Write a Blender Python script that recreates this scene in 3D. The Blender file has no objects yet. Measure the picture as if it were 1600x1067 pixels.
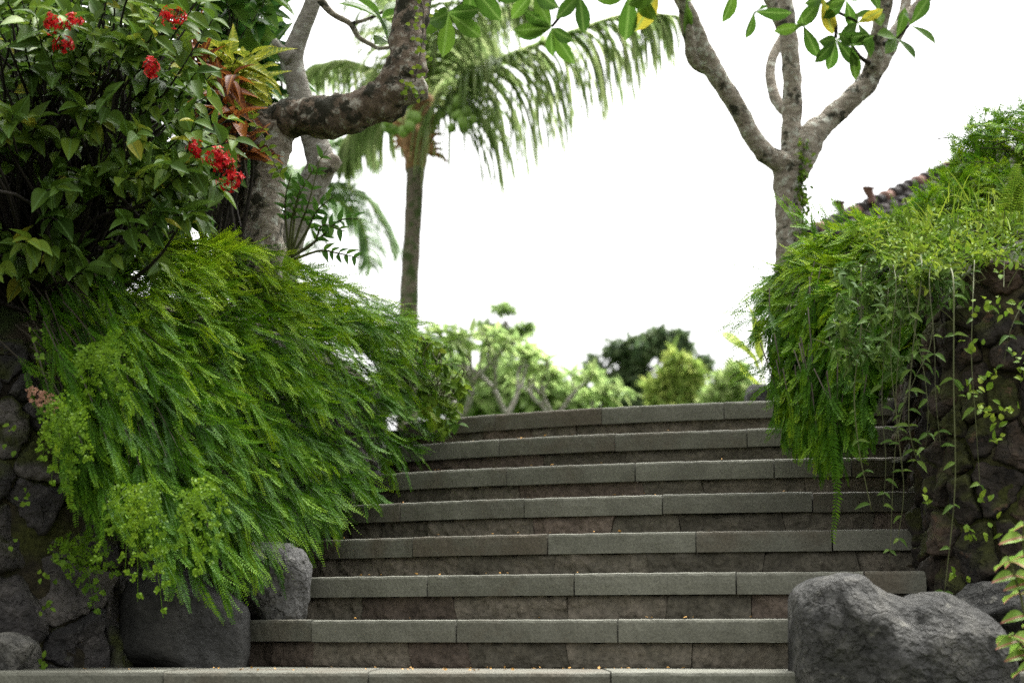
import bpy, math, random
import numpy as np
from mathutils import Vector, Matrix, noise

random.seed(7)
RNG = np.random.default_rng(11)
sc = bpy.context.scene
COL = sc.collection
R = math.radians

# ------------------------------------------------------------------ camera
F_PX, CX, CY, HOR = 3000.0, 800.0, 533.5, 990.0
PITCH = math.atan((HOR - CY) / F_PX)
CAM = np.array([0.0, 0.0, 0.105])
cam = bpy.data.cameras.new('camera')
cam_ob = bpy.data.objects.new('camera', cam)
COL.objects.link(cam_ob)
cam_ob.location = CAM
cam_ob.rotation_euler = (R(90) + PITCH, 0, 0)
cam.sensor_width = 36
cam.lens = F_PX * 36 / 1600
cam.clip_start, cam.clip_end = 0.05, 2000
cam.dof.use_dof = True
cam.dof.focus_distance = 6.5
cam.dof.aperture_fstop = 2.9
sc.camera = cam_ob

# ------------------------------------------------------------------ sky, sun, exposure
SUN_EL, SUN_AZ = R(66), R(38)          # high, beyond the stair head to the right
world = bpy.data.worlds.new('World')
sc.world = world
world.use_nodes = True
nt = world.node_tree
nt.nodes.clear()
sky = nt.nodes.new('ShaderNodeTexSky')
sky.sky_type = 'NISHITA'
sky.sun_disc = False
sky.sun_elevation = SUN_EL
sky.sun_rotation = SUN_AZ
sky.dust_density = 6.0
hs = nt.nodes.new('ShaderNodeHueSaturation')      # overcast: the same sky through white cloud
hs.inputs['Saturation'].default_value = 0.0
bg = nt.nodes.new('ShaderNodeBackground')
bg.inputs['Strength'].default_value = 0.12
wo = nt.nodes.new('ShaderNodeOutputWorld')
nt.links.new(sky.outputs[0], hs.inputs['Color'])
nt.links.new(hs.outputs[0], bg.inputs['Color'])
nt.links.new(bg.outputs[0], wo.inputs[0])

sun = bpy.data.lights.new('sun', 'SUN')
sun.energy = 1.5
sun.angle = R(25)
sun.color = (1.0, 0.97, 0.92)
sun_ob = bpy.data.objects.new('sun', sun)
COL.objects.link(sun_ob)
sd = Vector((math.sin(SUN_AZ) * math.cos(SUN_EL), math.cos(SUN_AZ) * math.cos(SUN_EL), math.sin(SUN_EL)))
sun_ob.rotation_euler = (-sd).to_track_quat('-Z', 'Y').to_euler()

sc.view_settings.view_transform = 'Standard'
sc.view_settings.look = 'None'
sc.view_settings.gamma = 1.0
sc.view_settings.exposure = 2.15
sc.render.engine = 'CYCLES'
sc.cycles.use_denoising = False
sc.cycles.max_bounces = 6
sc.cycles.transparent_max_bounces = 4
sc.cycles.caustics_reflective = False
sc.cycles.caustics_refractive = False

# ------------------------------------------------------------------ helpers
_cp, _sp = math.cos(PITCH), math.sin(PITCH)


def P(px, py, Y):
    """world point seen at photo pixel (px, py) at ground distance Y (arrays welcome)"""
    px, py, Y = np.broadcast_arrays(np.asarray(px, float), np.asarray(py, float), np.asarray(Y, float))
    u = (px - CX) / F_PX
    v = (CY - py) / F_PX
    dy = _cp - v * _sp
    dz = _sp + v * _cp
    s = Y / dy
    return np.stack([u * s, Y, CAM[2] + dz * s], -1)


def norm(a):
    return a / np.maximum(np.linalg.norm(a, axis=-1, keepdims=True), 1e-9)


def in_poly(x, y, poly):
    poly = np.asarray(poly, float)
    inside = np.zeros(np.shape(x), bool)
    j = len(poly) - 1
    for i in range(len(poly)):
        xi, yi = poly[i]
        xj, yj = poly[j]
        c = ((yi > y) != (yj > y)) & (x < (xj - xi) * (y - yi) / (yj - yi + 1e-12) + xi)
        inside ^= c
        j = i
    return inside


def sample_poly(poly, n):
    poly = np.asarray(poly, float)
    lo, hi = poly.min(0), poly.max(0)
    out = np.zeros((0, 2))
    while len(out) < n:
        q = lo + (hi - lo) * RNG.random((n * 3, 2))
        out = np.concatenate([out, q[in_poly(q[:, 0], q[:, 1], poly)]])
    return out[:n]


def mesh_np(name, V, quads=None, tris=None, attr=None, smooth=True):
    me = bpy.data.meshes.new(name)
    V = np.asarray(V, np.float32).reshape(-1, 3)
    me.vertices.add(len(V))
    me.vertices.foreach_set('co', V.ravel())
    q = np.zeros((0, 4), np.int32) if quads is None else np.asarray(quads, np.int32).reshape(-1, 4)
    t = np.zeros((0, 3), np.int32) if tris is None else np.asarray(tris, np.int32).reshape(-1, 3)
    loops = np.concatenate([q.ravel(), t.ravel()])
    starts = np.concatenate([np.arange(len(q)) * 4, len(q) * 4 + np.arange(len(t)) * 3]).astype(np.int32)
    me.loops.add(len(loops))
    me.loops.foreach_set('vertex_index', loops)
    me.polygons.add(len(starts))
    me.polygons.foreach_set('loop_start', starts)
    me.polygons.foreach_set('use_smooth', np.full(len(starts), smooth))
    if attr is not None:
        a = me.attributes.new('leaf', 'FLOAT_VECTOR', 'POINT')
        a.data.foreach_set('vector', np.asarray(attr, np.float32).ravel())
    me.update(calc_edges=True)
    me.validate()
    return me


class MB:
    """collects arrays and joins them in one mesh"""
    def __init__(s):
        s.v, s.q, s.t, s.a, s.n = [], [], [], [], 0

    def add(s, V, quads=None, tris=None, attr=None):
        V = np.asarray(V, float).reshape(-1, 3)
        s.v.append(V)
        if quads is not None and len(quads):
            s.q.append(np.asarray(quads, int).reshape(-1, 4) + s.n)
        if tris is not None and len(tris):
            s.t.append(np.asarray(tris, int).reshape(-1, 3) + s.n)
        if attr is None:
            attr = np.zeros((len(V), 3)) + np.array([0, 0, .5])
        s.a.append(np.asarray(attr, float).reshape(-1, 3))
        s.n += len(V)
        return s

    def addm(s, g):
        return s.add(*g)

    def mesh(s, name, smooth=True):
        return mesh_np(name, np.concatenate(s.v), np.concatenate(s.q) if s.q else None,
                       np.concatenate(s.t) if s.t else None, np.concatenate(s.a), smooth)


def tag(o, label=None, cat=None, group=None, kind=None):
    if label: o['label'] = label
    if cat: o['category'] = cat
    if group: o['group'] = group
    if kind: o['kind'] = kind
    return o


def obj(name, me, mat=None, parent=None, kind=None):
    o = bpy.data.objects.new(name, me)
    COL.objects.link(o)
    if mat is not None and not me.materials:
        me.materials.append(mat)
    if parent is not None:
        o.parent = parent
        # every parent is unrotated and unscaled: undo only its offset
        w = Vector((0, 0, 0))
        p = parent
        while p is not None:
            if p.type == 'EMPTY':
                w += p.location
            p = p.parent
        o.matrix_parent_inverse = Matrix.Translation(-w) if parent.type == 'EMPTY' else Matrix.Identity(4)
    if kind: o['kind'] = kind
    return o


def thing(name, loc, label, cat, group=None):
    e = bpy.data.objects.new(name, None)
    COL.objects.link(e)
    e.location = [float(c) for c in loc]
    e.empty_display_size = 0.1
    return tag(e, label, cat, group)


# leaf shapes: x across (-1..1), y along (0..1), z off the blade
def leaf_template(rows, prof, fold=0.25, curl=0.0):
    """prof(t) half width; base and tip are points"""
    v = [(0, 0, 0)]
    for i in range(1, rows):
        t = i / rows
        w = prof(t)
        z = -curl * t * t
        v += [(-w, t, z + fold * w), (0, t, z), (w, t, z + fold * w)]
    v.append((0, 1, -curl))
    q, tr = [], [(0, 2, 1), (0, 3, 2)]
    for i in range(rows - 2):
        b = 1 + i * 3
        q += [(b, b + 1, b + 4, b + 3), (b + 1, b + 2, b + 5, b + 4)]
    b = 1 + (rows - 2) * 3
    tip = len(v) - 1
    tr += [(b, b + 1, tip), (b + 1, b + 2, tip)]
    return np.array(v, float), np.array(q, int).reshape(-1, 4), np.array(tr, int)


T_NEEDLE = (np.array([(0, 0, 0), (-.5, .5, .05), (0, 1, -.05), (.5, .5, .05)], float), np.array([(0, 3, 2, 1)]), np.zeros((0, 3), int))
T_OVAL = leaf_template(4, lambda t: .5 * math.sin(math.pi * t ** .8) ** .8, .25, .12)
T_LEAF = leaf_template(6, lambda t: .5 * math.sin(math.pi * t ** .75) ** .9, .3, .22)
T_LANCE = leaf_template(5, lambda t: .5 * math.sin(math.pi * t ** .6), .25, .25)
T_FRANGI = leaf_template(6, lambda t: .5 * math.sin(math.pi * t ** 1.35) ** .8, .18, .12)
T_FAN = (np.array([(0, 0, 0), (-.55, .65, 0), (-.35, .98, .03), (.0, 1.0, .0), (.35, .98, .03), (.55, .65, 0)], float),
         np.array([(0, 3, 2, 1), (0, 5, 4, 3)]), np.zeros((0, 3), int))


def leaves(base, dirs, nrm, length, width, tint, tmpl):
    """geometry of N leaves -> (V, quads, tris, attr)"""
    tv, tq, tt = tmpl
    base = np.asarray(base, float).reshape(-1, 3)
    N, n = len(base), len(tv)
    d = norm(np.asarray(dirs, float).reshape(-1, 3))
    side = norm(np.cross(d, np.broadcast_to(nrm, d.shape)))
    up = np.cross(side, d)
    L = np.broadcast_to(np.asarray(length, float), (N,))[:, None, None]
    W = np.broadcast_to(np.asarray(width, float), (N,))[:, None, None]
    V = base[:, None] + side[:, None] * tv[None, :, :1] * W + d[:, None] * tv[None, :, 1:2] * L + up[:, None] * tv[None, :, 2:3] * L
    off = (np.arange(N) * n)[:, None, None]
    q = (tq[None] + off).reshape(-1, 4)
    t = (tt[None] + off).reshape(-1, 3)
    at = np.empty((N, n, 3))
    at[..., 0] = tv[None, :, 0]
    at[..., 1] = tv[None, :, 1]
    at[..., 2] = np.broadcast_to(np.asarray(tint, float), (N,))[:, None]
    return V.reshape(-1, 3), q, t, at.reshape(-1, 3)


def integrate(P0, D0, L, droop, n):
    """n nodes along N drooping curves"""
    P0 = np.asarray(P0, float).reshape(-1, 3)
    N = len(P0)
    d = norm(np.asarray(D0, float).reshape(-1, 3)).copy()
    L = np.broadcast_to(np.asarray(L, float), (N,))
    dr = np.broadcast_to(np.asarray(droop, float), (N,))
    pts = np.empty((N, n, 3)); dd = np.empty((N, n, 3))
    p = P0.copy()
    for i in range(n):
        pts[:, i] = p; dd[:, i] = d
        p = p + d * (L / (n - 1))[:, None]
        d = d.copy(); d[:, 2] -= dr / (n - 1)
        d = norm(d)
    return pts, dd


def ribbons(pts, dd, w0, tint, taper=1.0, up=(0, 0, 1)):
    """flat strips along curves"""
    N, n, _ = pts.shape
    side = norm(np.cross(dd, np.broadcast_to(up, dd.shape)) + 1e-6)
    t = np.linspace(0, 1, n)
    w = np.broadcast_to(np.asarray(w0, float), (N,))[:, None] * (1 - taper * t ** 2)[None]
    w = np.maximum(w, 1e-4)[..., None] * .5
    V = np.stack([pts - side * w, pts + side * w], 2).reshape(-1, 3)
    b = (np.arange(N)[:, None] * n + np.arange(n - 1)[None])[..., None] * 2
    q = np.concatenate([b, b + 1, b + 3, b + 2], -1).reshape(-1, 4)
    at = np.zeros((N, n, 2, 3))
    at[..., 0, 0] = -1; at[..., 1, 0] = 1
    at[..., 1] = t[None, :, None]
    at[..., 2] = np.broadcast_to(np.asarray(tint, float), (N,))[:, None, None]
    return V, q, None, at.reshape(-1, 3)


def catmull(pts, n):
    pts = np.asarray(pts, float)
    m = len(pts)
    ext = np.concatenate([[2 * pts[0] - pts[1]], pts, [2 * pts[-1] - pts[-2]]])
    out = []
    for t in np.linspace(0, m - 1, n):
        i = min(int(t), m - 2)
        f = t - i
        a, b, c, d = ext[i:i + 4]
        out.append(.5 * (2 * b + (c - a) * f + (2 * a - 5 * b + 4 * c - d) * f * f + (3 * b - a - 3 * c + d) * f ** 3))
    return np.array(out)


def tube(path, radii, nseg=8, n=None, rough=0.0, freq=12.0, cap=True):
    """round limb along a path; radii per path point"""
    path = np.asarray(path, float)
    n = n or max(4, len(path) * 4)
    rad = np.interp(np.linspace(0, len(path) - 1, n), np.arange(len(path)), np.asarray(radii, float))
    c = catmull(path, n)
    tan = norm(np.gradient(c, axis=0))
    ref = np.array([0.0, -1, 0.1]) if abs(tan[0][1]) < .8 else np.array([1.0, 0, 0])
    u = norm(np.cross(tan[0], ref))
    V = []
    for i in range(n):
        u = norm(u - tan[i] * np.dot(u, tan[i]))
        w = np.cross(tan[i], u)
        for k in range(nseg):
            a = 2 * math.pi * k / nseg
            dv = u * math.cos(a) + w * math.sin(a)
            r = rad[i]
            if rough:
                q = c[i] + dv * r
                r *= 1 + rough * noise.noise(Vector(q * freq)) + rough * .5 * noise.noise(Vector(q * freq * 2.7))
            V.append(c[i] + dv * r)
    q = []
    for i in range(n - 1):
        for k in range(nseg):
            k2 = (k + 1) % nseg
            q.append((i * nseg + k, i * nseg + k2, (i + 1) * nseg + k2, (i + 1) * nseg + k))
    t = []
    if cap:
        for i, fl in ((0, 1), (n - 1, 0)):
            ci = len(V)
            V.append(c[i] + (tan[i] * (-1 if fl else 1)) * rad[i] * .25)
            for k in range(nseg):
                k2 = (k + 1) % nseg
                a, b = i * nseg + k, i * nseg + k2
                t.append((a, ci, b) if fl else (a, b, ci))
    at = np.zeros((len(V), 3)); at[:, 2] = .5
    return np.array(V), np.array(q), np.array(t, int).reshape(-1, 3), at


def ptube(pxy, Y, rpx, **k):
    """tube from photo pixels at distance Y; radius in pixels"""
    pxy = np.asarray(pxy, float)
    Y = np.broadcast_to(np.asarray(Y, float), (len(pxy),))
    r = np.broadcast_to(np.asarray(rpx, float), (len(pxy),)) * Y / F_PX
    return tube(P(pxy[:, 0], pxy[:, 1], Y), r, **k)


def split_leaves(base, dirs, nrm, L, W, tint, tmpl, mat, parent, name, rest, score=None, limit=300):
    """the leaves that show largest as parts, the rest as one stuff part"""
    base = np.asarray(base, float).reshape(-1, 3)
    N = len(base)
    nrm = np.broadcast_to(nrm, base.shape)
    L = np.broadcast_to(L, (N,)); W = np.broadcast_to(W, (N,)); tint = np.broadcast_to(tint, (N,))
    s = L / np.maximum(base[:, 1], .1) if score is None else score
    order = np.argsort(-s)
    near, far = order[:limit], order[limit:]
    for i in near:
        g = leaves(base[i:i + 1], dirs[i:i + 1], nrm[i:i + 1], L[i:i + 1], W[i:i + 1], tint[i:i + 1], tmpl)
        obj(name, mesh_np(name, *g), mat, parent)
    if len(far):
        g = leaves(base[far], dirs[far], nrm[far], L[far], W[far], tint[far], tmpl)
        obj(rest, mesh_np(rest, *g), mat, parent, kind='stuff')


# ------------------------------------------------------------------ materials
def new_mat(name):
    m = bpy.data.materials.new(name)
    m.use_nodes = True
    n = m.node_tree
    n.nodes.clear()
    out = n.nodes.new('ShaderNodeOutputMaterial')
    return m, n, out


def N_(n, typ, **kw):
    x = n.nodes.new(typ)
    for k, v in kw.items():
        if k in x.inputs:
            x.inputs[k].default_value = v
        else:
            setattr(x, k, v)
    return x


def ramp(n, stops, fac=None):
    r = n.nodes.new('ShaderNodeValToRGB')
    e = r.color_ramp.elements
    while len(e) < len(stops):
        e.new(.5)
    for i, (p, c) in enumerate(stops):
        e[i].position = p
        e[i].color = (c[0], c[1], c[2], 1)
    if fac is not None:
        n.links.new(fac, r.inputs[0])
    return r


def leaf_mat(name, stops, rough=.45, trans=.35, rib=None, rib_w=.10, veins=None, tip=None):
    """stops along the per-leaf tint; rib = midrib colour; veins = (colour, amount); tip = (colour, start, end)"""
    m, n, out = new_mat(name)
    at = N_(n, 'ShaderNodeAttribute', attribute_name='leaf')
    sp = N_(n, 'ShaderNodeSeparateXYZ')
    n.links.new(at.outputs['Vector'], sp.inputs[0])
    nz = N_(n, 'ShaderNodeTexNoise', Scale=9.0, Detail=3.0)
    tc = N_(n, 'ShaderNodeTexCoord')
    n.links.new(tc.outputs['Object'], nz.inputs['Vector'])
    add = N_(n, 'ShaderNodeMath', operation='MULTIPLY_ADD')
    n.links.new(nz.outputs['Fac'], add.inputs[0])
    add.inputs[1].default_value = .5
    sb = N_(n, 'ShaderNodeMath', operation='SUBTRACT')
    n.links.new(sp.outputs[2], sb.inputs[0]); sb.inputs[1].default_value = .25
    n.links.new(sb.outputs[0], add.inputs[2])
    col = ramp(n, stops, add.outputs[0]).outputs[0]

    def mixin(fac, c, col):
        mx = N_(n, 'ShaderNodeMix', data_type='RGBA')
        n.links.new(fac, mx.inputs[0])
        n.links.new(col, mx.inputs[6])
        mx.inputs[7].default_value = (*c, 1)
        return mx.outputs[2]
    if tip:
        mr = N_(n, 'ShaderNodeMapRange')
        n.links.new(sp.outputs[1], mr.inputs[0])
        mr.inputs[1].default_value = tip[1]; mr.inputs[2].default_value = tip[2]
        col = mixin(mr.outputs[0], tip[0], col)
    ab = N_(n, 'ShaderNodeMath', operation='ABSOLUTE')
    n.links.new(sp.outputs[0], ab.inputs[0])
    if veins:
        wv = N_(n, 'ShaderNodeMath', operation='MULTIPLY_ADD')      # chevrons along the blade
        n.links.new(ab.outputs[0], wv.inputs[0]); wv.inputs[1].default_value = -0.35
        n.links.new(sp.outputs[1], wv.inputs[2])
        sn = N_(n, 'ShaderNodeMath', operation='MULTIPLY'); sn.inputs[1].default_value = 62.0
        n.links.new(wv.outputs[0], sn.inputs[0])
        si = N_(n, 'ShaderNodeMath', operation='SINE'); n.links.new(sn.outputs[0], si.inputs[0])
        mr = N_(n, 'ShaderNodeMapRange'); n.links.new(si.outputs[0], mr.inputs[0])
        mr.inputs[1].default_value = .55; mr.inputs[2].default_value = 1.0; mr.inputs[4].default_value = veins[1]
        col = mixin(mr.outputs[0], veins[0], col)
    if rib:
        mr = N_(n, 'ShaderNodeMapRange')
        n.links.new(ab.outputs[0], mr.inputs[0])
        mr.inputs[1].default_value = rib_w; mr.inputs[2].default_value = 0.0
        mr.inputs[3].default_value = 0.0; mr.inputs[4].default_value = .8
        col = mixin(mr.outputs[0], rib, col)
    bs = N_(n, 'ShaderNodeBsdfPrincipled', Roughness=rough)
    bs.inputs['Specular IOR Level'].default_value = .12
    n.links.new(col, bs.inputs['Base Color'])
    tr = N_(n, 'ShaderNodeBsdfTranslucent')
    n.links.new(col, tr.inputs[0])
    mx = N_(n, 'ShaderNodeMixShader'); mx.inputs[0].default_value = trans
    n.links.new(bs.outputs[0], mx.inputs[1]); n.links.new(tr.outputs[0], mx.inputs[2])
    n.links.new(mx.outputs[0], out.inputs[0])
    return m


def rock_mat(name, c1, c2, c3, scale=6.0, bump=.6, moss=None, rough=.85, fine=90.0, speck=.25, dist=.02, pits=0.0, lichen=None):
    """mottled stone with fine grain; moss = (colour, threshold, upward only)"""
    m, n, out = new_mat(name)
    tc = N_(n, 'ShaderNodeTexCoord')
    oi = N_(n, 'ShaderNodeObjectInfo')
    av = N_(n, 'ShaderNodeVectorMath', operation='MULTIPLY_ADD')       # each stone its own patch of pattern
    n.links.new(oi.outputs['Random'], av.inputs[0]); av.inputs[1].default_value = (37, 23, 51)
    n.links.new(tc.outputs['Object'], av.inputs[2])
    nz = N_(n, 'ShaderNodeTexNoise', Scale=scale, Detail=6.0, Roughness=.6)
    n.links.new(av.outputs[0], nz.inputs['Vector'])
    n2 = N_(n, 'ShaderNodeTexNoise', Scale=fine, Detail=3.0)
    n.links.new(av.outputs[0], n2.inputs['Vector'])
    n3 = N_(n, 'ShaderNodeTexNoise', Scale=scale * .35, Detail=2.0)
    n.links.new(av.outputs[0], n3.inputs['Vector'])
    rnd = N_(n, 'ShaderNodeMath', operation='MULTIPLY_ADD')
    n.links.new(oi.outputs['Random'], rnd.inputs[0]); rnd.inputs[1].default_value = .36
    s0 = N_(n, 'ShaderNodeMath', operation='SUBTRACT'); n.links.new(nz.outputs['Fac'], s0.inputs[0]); s0.inputs[1].default_value = .18
    n.links.new(s0.outputs[0], rnd.inputs[2])
    col = ramp(n, [(.28, c1), (.5, c2), (.72, c3)], rnd.outputs[0]).outputs[0]
    gr = ramp(n, [(.3, (1 - speck,) * 3), (.7, (1 + speck,) * 3)], n2.outputs['Fac'])
    mu = N_(n, 'ShaderNodeMix', data_type='RGBA', blend_type='MULTIPLY'); mu.inputs[0].default_value = 1
    n.links.new(col, mu.inputs[6]); n.links.new(gr.outputs[0], mu.inputs[7])
    col = mu.outputs[2]
    if moss:
        mr = N_(n, 'ShaderNodeMapRange')
        src = n3.outputs['Fac']
        if moss[2]:
            ge = N_(n, 'ShaderNodeNewGeometry')
            sp = N_(n, 'ShaderNodeSeparateXYZ'); n.links.new(ge.outputs['Normal'], sp.inputs[0])
            ad = N_(n, 'ShaderNodeMath', operation='MULTIPLY_ADD')
            n.links.new(sp.outputs[2], ad.inputs[0]); ad.inputs[1].default_value = .18
            n.links.new(src, ad.inputs[2]); src = ad.outputs[0]
        n.links.new(src, mr.inputs[0])
        mr.inputs[1].default_value = moss[1]; mr.inputs[2].default_value = moss[1] + .1
        mg = ramp(n, [(.35, tuple(x * .5 for x in moss[0])), (.65, moss[0])], n2.outputs['Fac'])
        mx = N_(n, 'ShaderNodeMix', data_type='RGBA')
        n.links.new(mr.outputs[0], mx.inputs[0]); n.links.new(col, mx.inputs[6]); n.links.new(mg.outputs[0], mx.inputs[7])
        col = mx.outputs[2]
    if lichen:
        n4 = N_(n, 'ShaderNodeTexNoise', Scale=lichen[1], Detail=6.0, Roughness=.75)
        n.links.new(av.outputs[0], n4.inputs['Vector'])
        mr = N_(n, 'ShaderNodeMapRange'); n.links.new(n4.outputs['Fac'], mr.inputs[0])
        mr.inputs[1].default_value = lichen[2]; mr.inputs[2].default_value = lichen[2] + .07; mr.inputs[4].default_value = .75
        mx = N_(n, 'ShaderNodeMix', data_type='RGBA')
        n.links.new(mr.outputs[0], mx.inputs[0]); n.links.new(col, mx.inputs[6]); mx.inputs[7].default_value = (*lichen[0], 1)
        col = mx.outputs[2]
    bs = N_(n, 'ShaderNodeBsdfPrincipled', Roughness=rough)
    bs.inputs['Specular IOR Level'].default_value = .3
    n.links.new(col, bs.inputs['Base Color'])
    b1 = N_(n, 'ShaderNodeBump', Strength=bump, Distance=dist)
    n.links.new(nz.outputs['Fac'], b1.inputs['Height'])
    b2 = N_(n, 'ShaderNodeBump', Strength=bump * .8, Distance=.004)
    n.links.new(n2.outputs['Fac'], b2.inputs['Height']); n.links.new(b1.outputs[0], b2.inputs['Normal'])
    last = b2
    if pits:
        vo = N_(n, 'ShaderNodeTexVoronoi', Scale=pits)
        wp = N_(n, 'ShaderNodeVectorMath', operation='MULTIPLY_ADD')
        n.links.new(n2.outputs['Color'], wp.inputs[0]); wp.inputs[1].default_value = (.03, .03, .03)
        n.links.new(av.outputs[0], wp.inputs[2]); n.links.new(wp.outputs[0], vo.inputs['Vector'])
        b3 = N_(n, 'ShaderNodeBump', Strength=.8, Distance=.012)
        n.links.new(vo.outputs['Distance'], b3.inputs['Height']); n.links.new(b2.outputs[0], b3.inputs['Normal'])
        vc = N_(n, 'ShaderNodeTexVoronoi', Scale=pits * .16, feature='DISTANCE_TO_EDGE')
        wq = N_(n, 'ShaderNodeVectorMath', operation='MULTIPLY_ADD')
        n.links.new(nz.outputs['Color'], wq.inputs[0]); wq.inputs[1].default_value = (.22, .22, .22)
        n.links.new(av.outputs[0], wq.inputs[2]); n.links.new(wq.outputs[0], vc.inputs['Vector'])
        mc = N_(n, 'ShaderNodeMapRange'); n.links.new(vc.outputs['Distance'], mc.inputs[0]); mc.inputs[2].default_value = .035
        b4 = N_(n, 'ShaderNodeBump', Strength=.7, Distance=.012)
        n.links.new(mc.outputs[0], b4.inputs['Height']); n.links.new(b3.outputs[0], b4.inputs['Normal'])
        last = b4
    n.links.new(last.outputs[0], bs.inputs['Normal'])
    n.links.new(bs.outputs[0], out.inputs[0])
    return m


def plain_mat(name, col, rough=.7, var=.2, scale=20.0):
    return rock_mat(name, tuple(c * (1 - var) for c in col), col, tuple(c * (1 + var) for c in col), scale, .3, None, rough, 120.0, .1, .004)


def bark_mat(name, dark, mid, light, lichen, moss, moss_at=.58, zs=.35):
    m, n, out = new_mat(name)
    tc = N_(n, 'ShaderNodeTexCoord')
    mp = N_(n, 'ShaderNodeMapping'); n.links.new(tc.outputs['Object'], mp.inputs[0])
    mp.inputs['Scale'].default_value = (1, 1, 1 / zs)      # rings round the stem
    n1 = N_(n, 'ShaderNodeTexNoise', Scale=24.0, Detail=8.0, Roughness=.72); n.links.new(mp.outputs[0], n1.inputs['Vector'])
    n2 = N_(n, 'ShaderNodeTexNoise', Scale=26.0, Detail=7.0, Roughness=.72); n.links.new(tc.outputs['Object'], n2.inputs['Vector'])
    n3 = N_(n, 'ShaderNodeTexNoise', Scale=11.0, Detail=7.0, Roughness=.7); n.links.new(tc.outputs['Object'], n3.inputs['Vector'])
    col = ramp(n, [(.3, dark), (.5, mid), (.7, light)], n1.outputs['Fac']).outputs[0]

    def over(src, a, b, c, col):
        mr = N_(n, 'ShaderNodeMapRange'); n.links.new(src, mr.inputs[0])
        mr.inputs[1].default_value = a; mr.inputs[2].default_value = b
        mx = N_(n, 'ShaderNodeMix', data_type='RGBA')
        n.links.new(mr.outputs[0], mx.inputs[0]); n.links.new(col, mx.inputs[6]); mx.inputs[7].default_value = (*c, 1)
        return mx.outputs[2]
    col = over(n2.outputs['Fac'], .53, .60, lichen, col)
    col = over(n3.outputs['Fac'], moss_at, moss_at + .06, moss, col)
    bs = N_(n, 'ShaderNodeBsdfPrincipled', Roughness=.9)
    bs.inputs['Specular IOR Level'].default_value = .2
    n.links.new(col, bs.inputs['Base Color'])
    bp = N_(n, 'ShaderNodeBump', Strength=.9, Distance=.015)
    n.links.new(n1.outputs['Fac'], bp.inputs['Height'])
    b2 = N_(n, 'ShaderNodeBump', Strength=.6, Distance=.008)
    n.links.new(n2.outputs['Fac'], b2.inputs['Height']); n.links.new(bp.outputs[0], b2.inputs['Normal'])
    n.links.new(b2.outputs[0], bs.inputs['Normal'])
    n.links.new(bs.outputs[0], out.inputs[0])
    return m


M = {}
M['cap'] = rock_mat('andesite_cap', (.092, .080, .058), (.112, .112, .088), (.148, .148, .118), 5.0, .6, None, .8, 130.0, .22, .006)
M['riser'] = rock_mat('riser_stone', (.064, .058, .043), (.105, .095, .072), (.150, .130, .100), 9.0, .9, None, .85, 70.0, .3, .03)
M['riser_red'] = rock_mat('riser_stone_red', (.062, .049, .038), (.105, .082, .064), (.145, .115, .090), 9.0, .9, None, .85, 70.0, .3, .03)
M['mortar'] = rock_mat('mortar', (.030, .028, .024), (.045, .042, .036), (.06, .056, .048), 12.0, .5)
M['boulder'] = rock_mat('boulder_stone', (.026, .026, .024), (.056, .055, .050), (.115, .110, .096), 9.0, 1.0, None, .85, 60.0, .35, .04, 34.0, ((.17, .165, .14), 16.0, .60))
M['shadedrock'] = rock_mat('shaded_boulder_stone', (.012, .012, .011), (.022, .022, .020), (.040, .039, .035), 7.0, 1.0, None, .85, 60.0, .3, .03)  # darker copy of the boulder stone: overhang shade put into its colour
M['palerock'] = rock_mat('pale_boulder_stone', (.065, .064, .060), (.105, .103, .096), (.16, .155, .142), 6.5, 1.0, None, .85, 70.0, .35, .03, 40.0, ((.20, .195, .175), 18.0, .60))
M['wallrock'] = rock_mat('wall_stone', (.024, .023, .023), (.052, .048, .046), (.11, .10, .092), 8.0, 1.0, ((.040, .048, .009), .56, True), .85, 60.0, .3, .03, 36.0, ((.13, .125, .115), 20.0, .60))
M['lavarock'] = rock_mat('lava_stone', (.014, .012, .010), (.030, .024, .018), (.066, .044, .030), 9.0, 1.2, ((.038, .042, .008), .52, True), .9, 50.0, .35, .04, 30.0, ((.10, .06, .035), 12.0, .60))
M['mossbed'] = rock_mat('mossy_mortar', (.018, .015, .010), (.035, .030, .016), (.055, .045, .022), 10.0, 1.0, ((.045, .050, .010), .52, False), .95, 70.0, .4, .03)
M['soil'] = rock_mat('soil', (.014, .011, .007), (.026, .020, .012), (.040, .032, .018), 9.0, 1.0, ((.03, .05, .008), .46, False), .95, 50.0, .3, .03)
M['grassground'] = rock_mat('lawn_ground', (.03, .05, .012), (.05, .085, .02), (.07, .11, .03), 2.0, .5, None, .95, 40.0, .3)
M['bark'] = bark_mat('grey_bark', (.08, .064, .048), (.25, .215, .17), (.40, .36, .30), (.47, .475, .41), (.035, .034, .022), .545)
M['barkmoss'] = bark_mat('mossy_bark', (.035, .028, .02), (.10, .075, .052), (.21, .16, .115), (.26, .245, .20), (.022, .021, .012), .50, 1.0)
M['palebark'] = bark_mat('pale_bark', (.12, .11, .09), (.23, .21, .18), (.34, .32, .28), (.38, .38, .34), (.06, .06, .035), .62)
M['palmbark'] = bark_mat('palm_bark', (.06, .048, .036), (.13, .105, .08), (.22, .185, .14), (.18, .19, .12), (.05, .075, .022), .50, .15)
M['fibre'] = plain_mat('palm_fibre', (.24, .135, .062), .9, .5, 30.0)
M['huskbrown'] = plain_mat('husk', (.15, .10, .06), .9, .4)
M['twig'] = plain_mat('twig', (.065, .055, .038), .8, .3)
M['twigdark'] = plain_mat('dark_twig', (.022, .018, .013), .85, .3)
M['vinestem'] = plain_mat('vine_stem', (.075, .085, .03), .7, .25)
M['coconut'] = plain_mat('green_coconut', (.16, .26, .05), .4, .15)
M['petiole'] = plain_mat('palm_petiole', (.34, .40, .13), .5, .2)
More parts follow.
